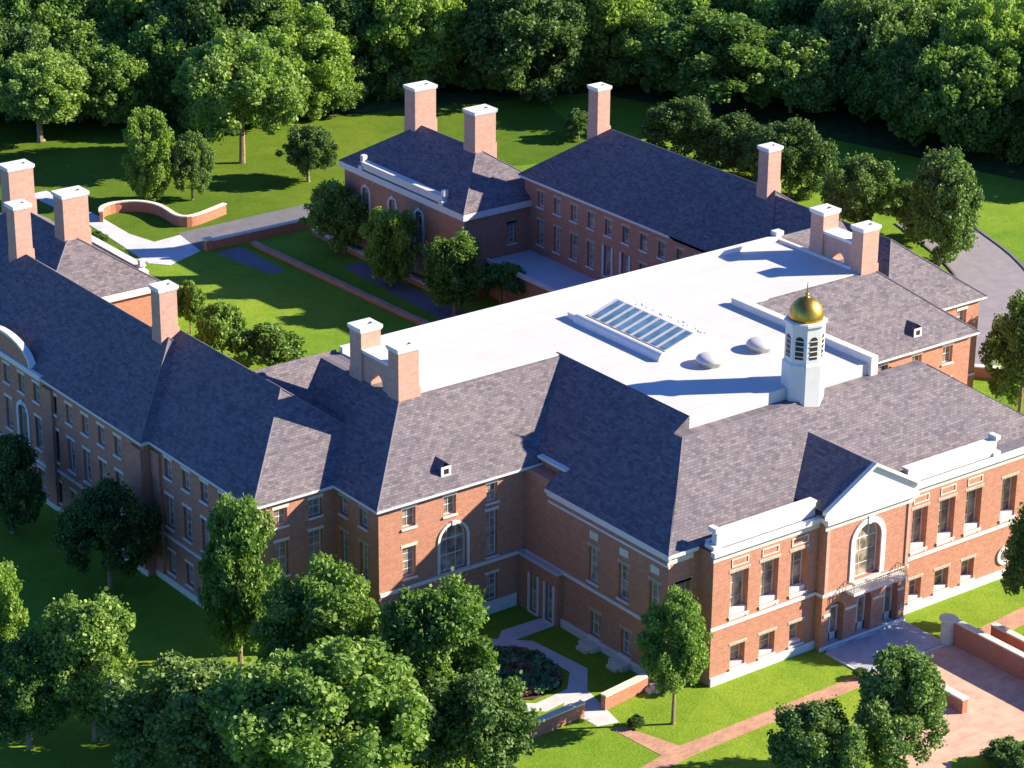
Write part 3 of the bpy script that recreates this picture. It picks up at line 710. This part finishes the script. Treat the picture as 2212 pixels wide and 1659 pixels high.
# ---- dormer vents
for (x, s) in ((-9.0, 1), (36.2, 1)):
    y = 17.75; z = ZE + .7794 * (y - 16.81) + .02
    g = MB(); g.quad((x - .45, y, z), (x, y, z + .95), (x - .45, y + .9, z + .6), (x - .45, y + .9, z + .6))
    g = MB(); h = .95; yb2 = y + h / .7794
    g.quad((x - .48, y - .06, z + .55), (x, y - .06, z + h), (x, yb2, z + h), (x - .48, y + .55 / .7794, z + .55))
    g.quad((x + .48, y - .06, z + .55), (x, y - .06, z + h), (x, yb2, z + h), (x + .48, y + .55 / .7794, z + .55))
    g.quad((x - .40, y, z - .1), (x - .40, y, z + .6), (x - .40, y + .78, z + .6)); g.quad((x + .40, y, z - .1), (x + .40, y, z + .6), (x + .40, y + .78, z + .6))
    d = g.build('roof_vent', M['slate'], B); g = MB()
    g.box(x - .42, x - .22, y - .08, y, z - .12, z + .62); g.box(x + .22, x + .42, y - .08, y, z - .12, z + .62); g.box(x - .22, x + .22, y - .08, y, z + .45, z + .62); g.box(x - .22, x + .22, y - .08, y, z - .12, z + .04)
    g.build('vent_frame', M['white'], d); MB().box(x - .22, x + .22, y - .03, y + .0, z + .04, z + .45).build('louvre', M['dark'], d)

# ---- glazed roof light and dome lights on the white roof
zr0 = 15.5
g = MB()
n = 14; pr = []
for k in range(9):
    a = math.pi * k / 8; pr.append((10.15 - .45 * math.cos(a), zr0 + .62 * math.sin(a) + .0))
for (y0, y1) in ((17.6, 27.6),):
    i = len(g.v)
    g.v += [(x, y0, z) for x, z in pr] + [(x, y1, z) for x, z in pr]
    for k in range(8): g.f.append((i + k, i + k + 1, i + 9 + k + 1, i + 9 + k)); g.m.append(0)
    g.f += [tuple(i + k for k in range(9)), tuple(i + 9 + k for k in range(9))]; g.m += [0, 0]
g.quad((13.4, 18.0, zr0 + 1.3), (13.4, 27.0, zr0 + 1.3), (16.2, 27.0, zr0 + .1), (16.2, 18.0, zr0 + .1))
g.quad((13.4, 18.0, zr0), (13.4, 18.0, zr0 + 1.3), (16.2, 18.0, zr0 + .1), (16.2, 18.0, zr0)); g.quad((13.4, 27.0, zr0), (13.4, 27.0, zr0 + 1.3), (16.2, 27.0, zr0 + .1), (16.2, 27.0, zr0))
g.quad((10.6, 18.0, zr0), (10.6, 18.0, zr0 + .5), (13.4, 18.0, zr0 + 1.3), (13.4, 18.0, zr0)); g.quad((10.6, 27.0, zr0), (10.6, 27.0, zr0 + .5), (13.4, 27.0, zr0 + 1.3), (13.4, 27.0, zr0))
g.quad((10.6, 18.0, zr0 + .5), (13.4, 18.0, zr0 + 1.3), (13.4, 27.0, zr0 + 1.3), (10.6, 27.0, zr0 + .5))
g.box(9.9, 10.9, 27.6, 28.5, zr0, zr0 + .5)
sk = g.build('skylight', M['white'], B, False)
for k in range(9):
    y0 = 18.15 + k * .98; g = MB()
    def P_(x, y, dz=.03): return (x, y, zr0 + .5 + (x - 10.6) / 2.8 * .8 + dz)
    g.quad(P_(10.75, y0), P_(13.25, y0), P_(13.25, y0 + .62), P_(10.75, y0 + .62)); g.quad(P_(10.75, y0, .0), P_(13.25, y0, .0), P_(13.25, y0 + .62, .0), P_(10.75, y0 + .62, .0))
    g.build('glass_pane', M['skyglass'], sk)
rnd = random.Random(3)
for k in range(34):
    x = 14.0 + rnd.random() * 2.0; y = 18.4 + rnd.random() * 8.4; z = zr0 + 1.3 - (x - 13.4) / 2.8 * 1.2
    MB().box(x - .07, x + .07, y - .1, y + .1, z - .02, z + .16).build('roof_fixing', M['gravelroof'], sk)
for (x, y) in ((12.45, 15.1), (17.35, 15.2)):
    pr = [(.85, zr0), (.85, zr0 + .35), (1.08, zr0 + .36), (1.08, zr0 + .44)] + [(1.05 * math.cos(a), zr0 + .44 + .42 * math.sin(a)) for a in [math.pi / 2 * k / 9 for k in range(1, 9)]] + [(.03, zr0 + .861)]
    MB().lathe(pr, x, y, 28).build('dome_light', M['membrane'], B, True)

# ---- cupola
cu, cv = 15.37, 8.55
c = MB(); A0 = math.pi / 8 - math.radians(14)
def octr(ap): return ap / math.cos(math.pi / 8)
c.lathe([(octr(1.42), 13.4), (octr(1.42), 17.3), (octr(1.29), 17.45), (octr(1.29), 20.05)], cu, cv, 8, 0, A0)
cupola = c.build('cupola', M['white'], B)
MB().lathe([(octr(1.32), 20.053), (octr(1.43), 20.2), (octr(1.43), 20.36), (octr(1.28), 20.45)], cu, cv, 8, 0, A0).build('cornice', M['white'], cupola)
pr = [(1.2, 20.42), (1.22, 20.62)] + [(1.22 * math.cos(a), 20.62 + 1.4 * math.sin(a)) for a in [math.pi / 2 * k / 10 for k in range(1, 10)]] + [(.12, 22.12), (.16, 22.2), (.10, 22.3)]
MB().lathe(pr, cu, cv, 32).build('dome', M['gold'], cupola, True)
MB().tube([(cu, cv, 22.28), (cu, cv, 22.6), (cu, cv, 23.1)], [.07, .05, .015], 8).build('finial', M['gold'], cupola)
for k in range(8):
    a = math.pi / 4 * k - math.radians(14); nx_, ny_ = math.cos(a), math.sin(a); tx, ty = -ny_, nx_; ap = 1.29
    pts = [(-.3, 17.75), (.3, 17.75)] + [(.3 * math.cos(math.pi * q / 8), 19.15 + .3 * math.sin(math.pi * q / 8)) for q in range(9)]
    P = [(cu + nx_ * (ap + .012) + tx * q, cv + ny_ * (ap + .012) + ty * q, z) for q, z in pts]
    l = MB().quad(*P).build('louvre', M['dark'], cupola)
    g = MB()
    for j in range(4):
        z = 17.95 + j * .38
        q = [(s_ * .3, d_) for s_, d_ in ((-1, .014), (1, .014), (1, .05), (-1, .05))]
        v = [(cu + nx_ * (ap + d) + tx * s_, cv + ny_ * (ap + d) + ty * s_) for s_, d in q]
        g.prism(v, z, z + .07)
    l2 = g.build('louvre_slats', M['stone'], cupola)

# ------------------------------------------------------------------ walls in the grounds
def garden_wall(name, pts, h, th, label, cat='wall', m='wallbrick', cap='stone', posts=()):
    o = empty(name, (pts[0][0], pts[0][1], 0), label, cat); g = MB(); c = MB(); bx, by = pts[0]
    L_, R_, Lc, Rc = [], [], [], []
    for i, p in enumerate(pts):
        a = Vector(pts[max(i - 1, 0)]); b = Vector(pts[min(i + 1, len(pts) - 1)]); d = (b - a).normalized(); nn = Vector((-d.y, d.x)); q = Vector((p[0] - bx, p[1] - by))
        L_.append(q + nn * th / 2); R_.append(q - nn * th / 2); Lc.append(q + nn * (th / 2 + .07)); Rc.append(q - nn * (th / 2 + .07))
    for i in range(len(pts) - 1):
        g.prism([tuple(L_[i]), tuple(L_[i + 1]), tuple(R_[i + 1]), tuple(R_[i])], -.1, h)
        c.prism([tuple(Lc[i]), tuple(Lc[i + 1]), tuple(Rc[i + 1]), tuple(Rc[i])], h + .002, h + .12)
    for (x, y) in posts:
        g.box(x - bx - .32, x - bx + .32, y - by - .32, y - by + .32, -.1, h + .15); c.box(x - bx - .42, x - bx + .42, y - by - .42, y - by + .42, h + .152, h + .32)
    g.build('wall_body', M[m], o); c.build('coping', M[cap], o)
    return o
garden_wall('garden_wall', [(-7.7, 1.75), (-3.1, 2.35)], 1.0, .4, 'short sunlit brick wall with cream coping between the garden gap and the slim tree')
garden_wall('garden_wall', [(-13.9, 1.6), (-9.3, 1.9)], 1.0, .4, 'short shaded brick wall left of the gap into the rose garden')
garden_wall('retaining_wall', [(17.85, -4.75), (17.85, -30)], 1.7, .4, 'long red brick retaining wall with white coping along the entrance plaza')
g = MB().lathe([(.48, -.1), (.48, 1.8), (.66, 1.805), (.66, 1.93), (.4, 1.98)], 17.55, -4.9, 24)
tag(g.build('wall_pier', [M['stone']], None), 'round pier with grey stone cap at the head of the plaza retaining wall', 'pier')
garden_wall('retaining_wall', [(19.9, -6.9), (19.9, -30)], 1.5, .4, 'outer red brick retaining wall with grey coping right of the plaza wall')
garden_wall('retaining_wall', [(11.25, -10.5), (11.25, -12.7)], 1.0, .45, 'short brick wall end with white coping in the plaza behind the round tree', cap='white')
garden_wall('court_wall', [(18.2, 96.1), (30.2, 96.1)], .9, .45, 'long low brick wall with white coping between service drive and courtyard', posts=((18.3, 96.1),))
garden_wall('court_wall', [(22.6, 94.8), (23.0, 82), (23.4, 70), (23.6, 66)], .3, .5, 'wide low brown wall running down the courtyard toward the white roof', cap='brickpath')
sp0 = [(13.9, 109.6), (14.8, 111.0), (16.5, 111.5), (18.4, 110.7), (19.5, 109.2), (19.8, 107.2), (19.6, 104.6), (20.2, 103.4), (21.9, 103.5), (25.4, 104.7)]
spts = []
for i in range(len(sp0) - 1):
    P0, P1, P2, P3 = [Vector(sp0[max(0, min(len(sp0) - 1, i + q))]) for q in (-1, 0, 1, 2)]
    for f in (0, .33, .66):
        spts.append(tuple(.5 * ((2 * P1) + (-P0 + P2) * f + (2 * P0 - 5 * P1 + 4 * P2 - P3) * f * f + (-P0 + 3 * P1 - 3 * P2 + P3) * f ** 3)))
spts.append(sp0[-1])
garden_wall('serpentine_wall', spts, 1.05, .35, 'curving serpentine brick wall with pale coping on the rear lawn')
garden_wall('boundary_wall', [(54.6, 29.5), (60.5, 22.5)], .9, .5, 'low pale wall beside the lawn at the right edge behind the building', cap='white')
garden_wall('planter_wall', [(29.2, 71.5), (29.2, 94)], .5, .35, 'low white edged planter wall under the trees beside the arched windows', m='brick', cap='white')
# garden bench
b = empty('garden_bench', (-16.2, 9.4, 0), 'pale garden bench in the shade at the left end of the garden walk', 'bench')
MB().box(-.3, .3, -.95, .95, .38, .46).build('seat', M['concrete'], b); MB().box(-.38, -.31, -.95, .95, .46, .95).build('backrest', M['concrete'], b)
for yy in (-.75, .75): MB().box(-.28, .28, yy - .08, yy + .08, 0, .38).build('leg', M['concrete'], b)

# ------------------------------------------------------------------ foliage
def leaf_mesh(name, seed, n, leaf, lobes, mat, squash=1.0, spread=.62, lr=(.30, .46), tall=1.0, low=-.75):
    """unit crown: leaves clustered on many overlapping lobes"""
    rs = np.random.RandomState(seed); cs = []; rr = []
    tries = 0; an = rs.uniform(.78, 1.18, 3); dn = rs.normal(size=(5, 3)); dn /= np.linalg.norm(dn, axis=1)[:, None]
    while len(cs) < lobes and tries < 4000:
        tries += 1
        d = rs.normal(size=3); d /= np.linalg.norm(d)
        if d[2] < low: continue
        if (dn @ d).max() > .86 and rs.rand() < .85: continue
        rad = spread * (.35 + .78 * rs.rand() ** .55); c = d * rad * an; q = rs.uniform(*lr)
        if all(np.linalg.norm(c - a) > .115 for a in cs): cs.append(c); rr.append(q)
    cs.append(np.zeros(3)); rr.append(.42)
    cs = np.array(cs); rr = np.array(rr)
    prob = rr ** 2; prob /= prob.sum()
    P, Nn, T = [], [], []
    m = int(n * 1.9); idx = rs.choice(len(cs), m, p=prob)
    d = rs.normal(size=(m, 3)); d /= np.linalg.norm(d, axis=1)[:, None]
    rad = rr[idx] * (1.12 - .62 * rs.rand(m) ** 1.35)
    # ragged twigs
    rad *= 1 + .45 * rs.rand(m) * (rs.rand(m) > .84)
    pts = cs[idx] + d * rad[:, None]
    # drop most leaves buried in other lobes
    depth = np.min(np.linalg.norm(pts[:, None, :] - cs[None], axis=2) / rr[None], axis=1)
    keep = (depth > .5) | (rs.rand(m) < .3)
    lt = rs.rand(len(cs))
    pts, d, idx = pts[keep][:n], d[keep][:n], idx[keep][:n]; k = len(pts)
    nr = d * .45 + rs.normal(size=(k, 3)) * .75 + np.array([0, 0, .30]); nr /= np.linalg.norm(nr, axis=1)[:, None]
    a = np.cross(nr, rs.normal(size=(k, 3))); a /= np.linalg.norm(a, axis=1)[:, None]; b = np.cross(nr, a)
    s = leaf * rs.choice([.6, .85, 1.1, 1.5], k)[:, None] * rs.uniform(.8, 1.25, k)[:, None]
    V = np.stack([pts - a * s * .5 - b * s * .15, pts + b * s * -.55, pts + a * s * .55 + b * s * .1, pts + a * s * .1 + b * s * .6, pts - a * s * .45 + b * s * .4], 1)
    V[:, :, 2] *= tall
    me = bpy.data.meshes.new(name); nv = k * 5
    me.vertices.add(nv); me.vertices.foreach_set('co', V.reshape(-1).astype(np.float32))
    me.loops.add(nv); me.loops.foreach_set('vertex_index', np.arange(nv, dtype=np.int32))
    me.polygons.add(k); me.polygons.foreach_set('loop_start', np.arange(0, nv, 5, dtype=np.int32)); me.polygons.foreach_set('loop_total', np.full(k, 5, dtype=np.int32))
    tone = np.clip(.25 * lt[idx] + .75 * rs.beta(1.3, 2.1, k), 0, 1)
    at = me.attributes.new('tone', 'FLOAT', 'FACE'); at.data.foreach_set('value', tone.astype(np.float32))
    me.materials.append(mat); me.update(calc_edges=True); me.validate(); return me, cs, rr
def trunk_mesh(name, seed, cs, mat, thick=.075, base=-1.6):
    """tapered trunk and limbs in the same unit frame (crown centre at origin, ground at base)"""
    rs = random.Random(seed); g = MB()
    g.tube([(0, 0, base), (.01, .0, base + .06), (.02, .01, base * .55), (.0, .03, -.25), (.02, .0, .35)], [thick * 1.5, thick, thick * .8, thick * .6, thick * .25], 8)
    order = sorted(range(len(cs)), key=lambda i: rs.random())[:14]
    for i in order:
        c = cs[i]
        if abs(c[2]) < 1e-6 and abs(c[0]) < 1e-6: continue
        z0 = -.5 + rs.random() * .45; m = (c[0] * .45 + rs.uniform(-.05, .05), c[1] * .45 + rs.uniform(-.05, .05), (z0 + c[2]) * .5 + .02)
        g.tube([(0, .01, z0), m, tuple(c * .95)], [thick * .5, thick * .3, thick * .1], 6)
    return g.mesh(name, mat)
PR = {}
def proto(key, seed, n, leaf, lobes, mat, **kw):
    me, cs, rr = leaf_mesh('crown', seed, n, leaf, lobes, M[mat], **kw); PR[key] = (me, cs)
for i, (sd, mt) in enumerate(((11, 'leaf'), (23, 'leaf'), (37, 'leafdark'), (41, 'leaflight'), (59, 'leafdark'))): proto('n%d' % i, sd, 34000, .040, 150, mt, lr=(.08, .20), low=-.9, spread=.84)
proto('col', 71, 32000, .040, 140, 'leaf', lr=(.08, .20), low=-1, spread=.84)
for i, (sd, mt) in enumerate(((101, 'leaf'), (113, 'leaflight'), (127, 'leaf'), (131, 'leafdark'))): proto('f%d' % i, sd, 46000, .036, 200, mt, lr=(.07, .18), spread=.86, low=-.9)
proto('bush', 83, 14000, .06, 90, 'leafdark', low=-.4, lr=(.10, .22), spread=.82); proto('bushl', 89, 14000, .06, 90, 'leaf', low=-.4, lr=(.10, .22), spread=.82)
tcache = {}
def tree(x, y, zc, r, rz, kind, label, group=None, name='tree', thick=.16, rot=None, cat='tree'):
    me, cs = PR[kind]; o = empty(name, (x, y, 0), label, cat, group)
    rt = random.Random(int(x * 97 + y * 31)); rot = rt.random() * 6.28 if rot is None else rot
    r *= 1.13; rz *= 1.08
    c = link('crown', me, o, (0, 0, zc), rot); c.scale = (r, r, rz)
    base = -zc / rz; key = (kind, round(base, 1), round(thick / r, 2))
    if key not in tcache: tcache[key] = trunk_mesh('trunk', int(zc * 10), cs, M['bark'], thick / r, round(base, 1) - .03)
    t = link('trunk', tcache[key], o, (0, 0, zc), rot); t.scale = (r, r, rz)
    return o
T = [
 ('n0', -36.7, 17.9, 6.0, 3.7, 4.1, 'round tree with a pale slender trunk on the dappled lawn at lower left'),
 ('n1', -40.5, 19.5, 4.4, 3.0, 2.9, 'low tree filling the left edge beside the round pale trunked tree'),
 ('n3', -40.0, 24.7, 6.9, 2.5, 3.8, 'bright green tree cut by the left edge in the lower left'),
 ('col', -24.2, 20.3, 7.2, 2.9, 4.9, 'tall upright light green tree in front of the wing corner where two roofs meet'),
 ('n1', -22.7, 12.1, 5.8, 3.7, 4.1, 'rounded tree just right of the tall upright tree, below the corner window'),
 ('n0', -18.8, 4.8, 6.6, 3.9, 4.5, 'dense round tree hiding the brick wall under the arched window'),
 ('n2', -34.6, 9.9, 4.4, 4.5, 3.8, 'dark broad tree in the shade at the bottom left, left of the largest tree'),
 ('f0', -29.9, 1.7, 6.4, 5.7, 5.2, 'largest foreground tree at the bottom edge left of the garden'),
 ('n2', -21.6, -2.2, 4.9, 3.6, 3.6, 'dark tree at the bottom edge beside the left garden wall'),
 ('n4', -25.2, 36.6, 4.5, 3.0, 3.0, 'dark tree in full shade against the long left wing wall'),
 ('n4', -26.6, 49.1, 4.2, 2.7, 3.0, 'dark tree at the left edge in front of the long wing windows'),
 ('n1', -5.2, -2.4, 5.9, 2.0, 3.0, 'slim young tree with a thin dark trunk at the front corner of the building'),
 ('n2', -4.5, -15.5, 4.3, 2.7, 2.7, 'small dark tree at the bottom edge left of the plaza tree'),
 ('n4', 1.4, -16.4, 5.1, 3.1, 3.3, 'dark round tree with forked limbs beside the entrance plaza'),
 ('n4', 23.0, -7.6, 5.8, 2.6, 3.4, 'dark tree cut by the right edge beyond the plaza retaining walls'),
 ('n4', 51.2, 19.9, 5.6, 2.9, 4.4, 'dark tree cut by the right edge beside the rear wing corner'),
 ('n1', 28.2, 88.3, 3.7, 2.9, 2.9, 'tree at the far left corner of the rear pavilion beside the drive'),
 ('n3', 27.0, 77.0, 4.2, 3.0, 3.3, 'tree in front of the arched windows of the rear pavilion'),
 ('n0', 27.3, 67.3, 4.4, 3.0, 3.3, 'tree beside the sunlit corner of the rear pavilion'),
 ('bushl', 32.0, 66.4, 2.7, 2.3, 1.6, 'low spreading tree at the edge of the grey terrace roof'),
 ('n3', 21.0, 112.4, 5.1, 2.9, 4.2, 'light green tree behind the curving garden wall'),
 ('n4', 25.0, 110.5, 3.8, 2.0, 2.8, 'small dark tree beside the light green tree behind the curving wall'),
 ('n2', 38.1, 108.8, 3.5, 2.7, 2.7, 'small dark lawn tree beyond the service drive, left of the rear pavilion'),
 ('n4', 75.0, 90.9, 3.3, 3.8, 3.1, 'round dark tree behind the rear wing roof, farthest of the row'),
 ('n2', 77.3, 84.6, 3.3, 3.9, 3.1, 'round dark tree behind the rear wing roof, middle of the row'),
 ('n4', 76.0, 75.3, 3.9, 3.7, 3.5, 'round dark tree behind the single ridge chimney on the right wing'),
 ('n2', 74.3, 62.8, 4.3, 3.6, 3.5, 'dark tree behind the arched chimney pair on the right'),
 ('n4', 73.2, 50.8, 5.6, 3.9, 4.8, 'tallest dark tree standing where the curved road begins on the right'),
 ('n1', 76.5, 57.5, 3.2, 3.0, 2.4, 'low green tree between two dark trees by the curved road'),
 ('n4', 76.5, 80.0, 3.0, 3.2, 2.7, 'low dark tree filling the gap beside the single ridge chimney on the right wing'),
 ('f0', 21.9, 138.0, 6.4, 5.2, 4.4, 'broad wood edge tree with a lit pale trunk at the upper left'),
 ('f0', 35.8, 118.5, 8.4, 6.2, 6.2, 'big bright tree with a lit pale trunk in front of the wood at upper left'),
 ('f2', 88.4, 102.6, 7.1, 7.6, 5.0, 'wide wood edge tree with a lit trunk above the right wing'),
]
for k, x, y, zc, r, rz, lab in T: tree(x, y, zc, r, rz, k, lab, thick=.13 if r < 2.2 else .2 if r < 5 else .36)
S = [('bushl', 3.6, 69.0, 3.0, 2.1, 2.9, 'tall round shrub on the courtyard lawn behind the ridge chimney'),
     ('bushl', 6.2, 65.6, 2.1, 3.0, 2.0, 'wide leafy shrub at the near edge of the courtyard lawn'),
     ('bushl', 5.4, 77.5, 2.4, 1.4, 2.5, 'narrow shrub at the back of the courtyard lawn beside the white parapet'),
     ('bush', 70.9, 104.3, 1.6, 1.8, 1.6, 'dark shrub on the lawn left of the far ridge chimney'),
     ('bush', 8.7, -19.5, .8, 1.7, 1.0, 'dark shrub at the bottom right corner by the plaza'),
     ('bushl', 10.3, 103.5, .7, .9, .8, 'small feathery shrub by the pale path behind the left pavilion'),
     ('bushl', 9.6, 98.0, .6, .8, .7, 'small feathery shrub nearest the left pavilion on the pale path'),
     ('bush', -7.4, -1.3, .35, .55, .4, 'tiny shrub at the garden gate beside the brick path'),
     ('bush', 9.0, -5.1, .35, .5, .4, 'tiny dark shrub at the left corner of the entrance landing'),
     ('bush', -2.9, 1.0, .5, .55, .5, 'small shrub at the foot of the building corner by the garden wall')]
for k, x, y, zc, r, rz, lab in S: tree(x, y, zc, r, rz, k, lab, name='shrub', thick=.08, cat='shrub')
# rose bed
bed = empty('flower_bed', (-9.4, 9.0, 0), 'octagonal bed of red and pink roses framed by the concrete garden walk', 'flower bed')
MB().prism([(x + 9.4 - (x + 9.4) * .12, y - 9.0 - (y - 9.0) * .12) for x, y in oin], -.05, .06).build('soil', M['mulch'], bed)
rs = np.random.RandomState(5); k = 3600; P = rs.uniform(-1, 1, (k, 2)); P = P[(P ** 2).sum(1) < 1]; k = len(P)
hz = .25 + .45 * (np.sin(P[:, 0] * 9) * np.sin(P[:, 1] * 8) * .5 + .5) * rs.rand(k)
pts = np.stack([P[:, 0] * 2.75, P[:, 1] * 3.5, hz], 1); nr = rs.normal(size=(k, 3)) + [0, 0, 1.2]; nr /= np.linalg.norm(nr, axis=1)[:, None]
a = np.cross(nr, rs.normal(size=(k, 3))); a /= np.linalg.norm(a, axis=1)[:, None]; b = np.cross(nr, a); s_ = rs.uniform(.08, .2, k)[:, None]
V = np.stack([pts - a * s_, pts - b * s_, pts + a * s_, pts + b * s_], 1); me = bpy.data.meshes.new('roses'); me.from_pydata(V.reshape(-1, 3).tolist(), [], np.arange(k * 4).reshape(k, 4).tolist())
cl = (np.sin(P[:, 0] * 5.1 + 1) * np.cos(P[:, 1] * 4.3) > .35); tone = np.where(cl & (rs.rand(k) < .6), rs.uniform(.6, 1, k), rs.uniform(0, .5, k))
at = me.attributes.new('tone', 'FLOAT', 'FACE'); at.data.foreach_set('value', tone.astype(np.float32)); me.materials.append(M['flower']); link('roses', me, bed)

# ---- the wood behind: every tree an object of its own
def inside(x, y):
    """true on the wooded side of the lawn edge"""
    E = [(-60, 175), (5, 152), (19.5, 146), (33, 130), (53.5, 127), (70, 122), (86, 117.5), (96, 101), (99.5, 85), (102, 68), (110, 40), (150, 0)]
    for (a, b), (c, d) in zip(E, E[1:]):
        if a <= x < c: return y > b + (d - b) * (x - a) / (c - a)
    return False
rw = random.Random(17); nw = 0; placed = []
fwd = Vector((sy_, cy_)); rgt = Vector((cy_, -sy_))
for i in range(-18, 19):
    for j in range(0, 28):
        px = i * 7.4 + rw.uniform(-2.2, 2.2) + (3.7 if j % 2 else 0); py = 205 + j * 6.8 + rw.uniform(-2.0, 2.0)
        P_ = Vector((-104.9, -117.07)) + fwd * py + rgt * px
        if not inside(P_.x, P_.y): continue
        d = py
        if d > 358 or abs(px) > d * .19 + 14: continue
        if any((P_ - q).length < 5.6 for q in placed): continue
        if (P_ - Vector((88.4, 102.6))).length < 7 or (P_ - Vector((35.8, 118.5))).length < 8 or (P_ - Vector((21.9, 138))).length < 6.5: continue
        placed.append(P_.copy())
zones = ('at the left photo edge', 'above the curving wall', 'above the small lawn tree', 'left of the rear pavilion chimneys', 'behind the rear pavilion chimneys', 'left of the far ridge chimney', 'right of the far ridge chimney', 'above the single ridge chimney', 'above the arched chimney pair', 'at the top right corner')
for P_ in placed:
    q = P_ - Vector((-104.9, -117.07)); d = q.dot(fwd); sx = q.dot(rgt) / d; zi = min(9, max(0, int((sx + .19) / .38 * 10)))
    edge = not inside(P_.x - 13 * sy_, P_.y - 13 * cy_)
    kind = rw.choice(['f0', 'f1', 'f2', 'f3', 'f1', 'f0']); kn = {'f0': 'green', 'f1': 'bright green', 'f2': 'mid green', 'f3': 'dark green'}[kind]
    r = rw.uniform(5.0, 7.4); rz = r * rw.uniform(.9, 1.2); h = rw.uniform(6.2, 8.8)
    if edge: h = rz * .85 + rw.uniform(.1, .8)
    tree(P_.x, P_.y, h, r, rz, kind, '%s crowned %s wood tree, %s, %s' % ('narrow' if r < 5.6 else 'medium' if r < 6.6 else 'wide', kn, 'front row' if edge else 'second rows' if not inside(P_.x - 26 * sy_, P_.y - 26 * cy_) else 'far rows', zones[zi]), group='woodland trees behind the building', name='woodland_tree', thick=.3)
und = []
for k in range(70):
    a = k / 69 * 10; E = [(10, 153), (22, 146), (33, 131.5), (44, 128), (53.5, 128), (70, 123.5), (86, 119), (96, 104), (101, 88), (104, 70), (109, 52)]
    i = min(int(a), 9); f = a - i; x = E[i][0] * (1 - f) + E[i + 1][0] * f + rw.uniform(1, 7); y = E[i][1] * (1 - f) + E[i + 1][1] * f + rw.uniform(0, 6)
    r = rw.uniform(1.8, 3.2); kd = rw.choice(['bush', 'bushl'])
    q = Vector((x, y)) - Vector((-104.9, -117.07)); sx = q.dot(rgt) / q.dot(fwd); zi = min(9, max(0, int((sx + .19) / .38 * 10)))
    tree(x, y, r * .62, r, r * .8, kd, '%s %s shrub under the wood edge, %s' % ('low' if r < 2.3 else 'broad' if r < 2.8 else 'very broad', 'dark' if kd == 'bush' else 'light green', zones[zi]), group='undergrowth shrubs at the wood edge', name='woodland_shrub', thick=.06, cat='shrub')
print('woodland', len(placed))
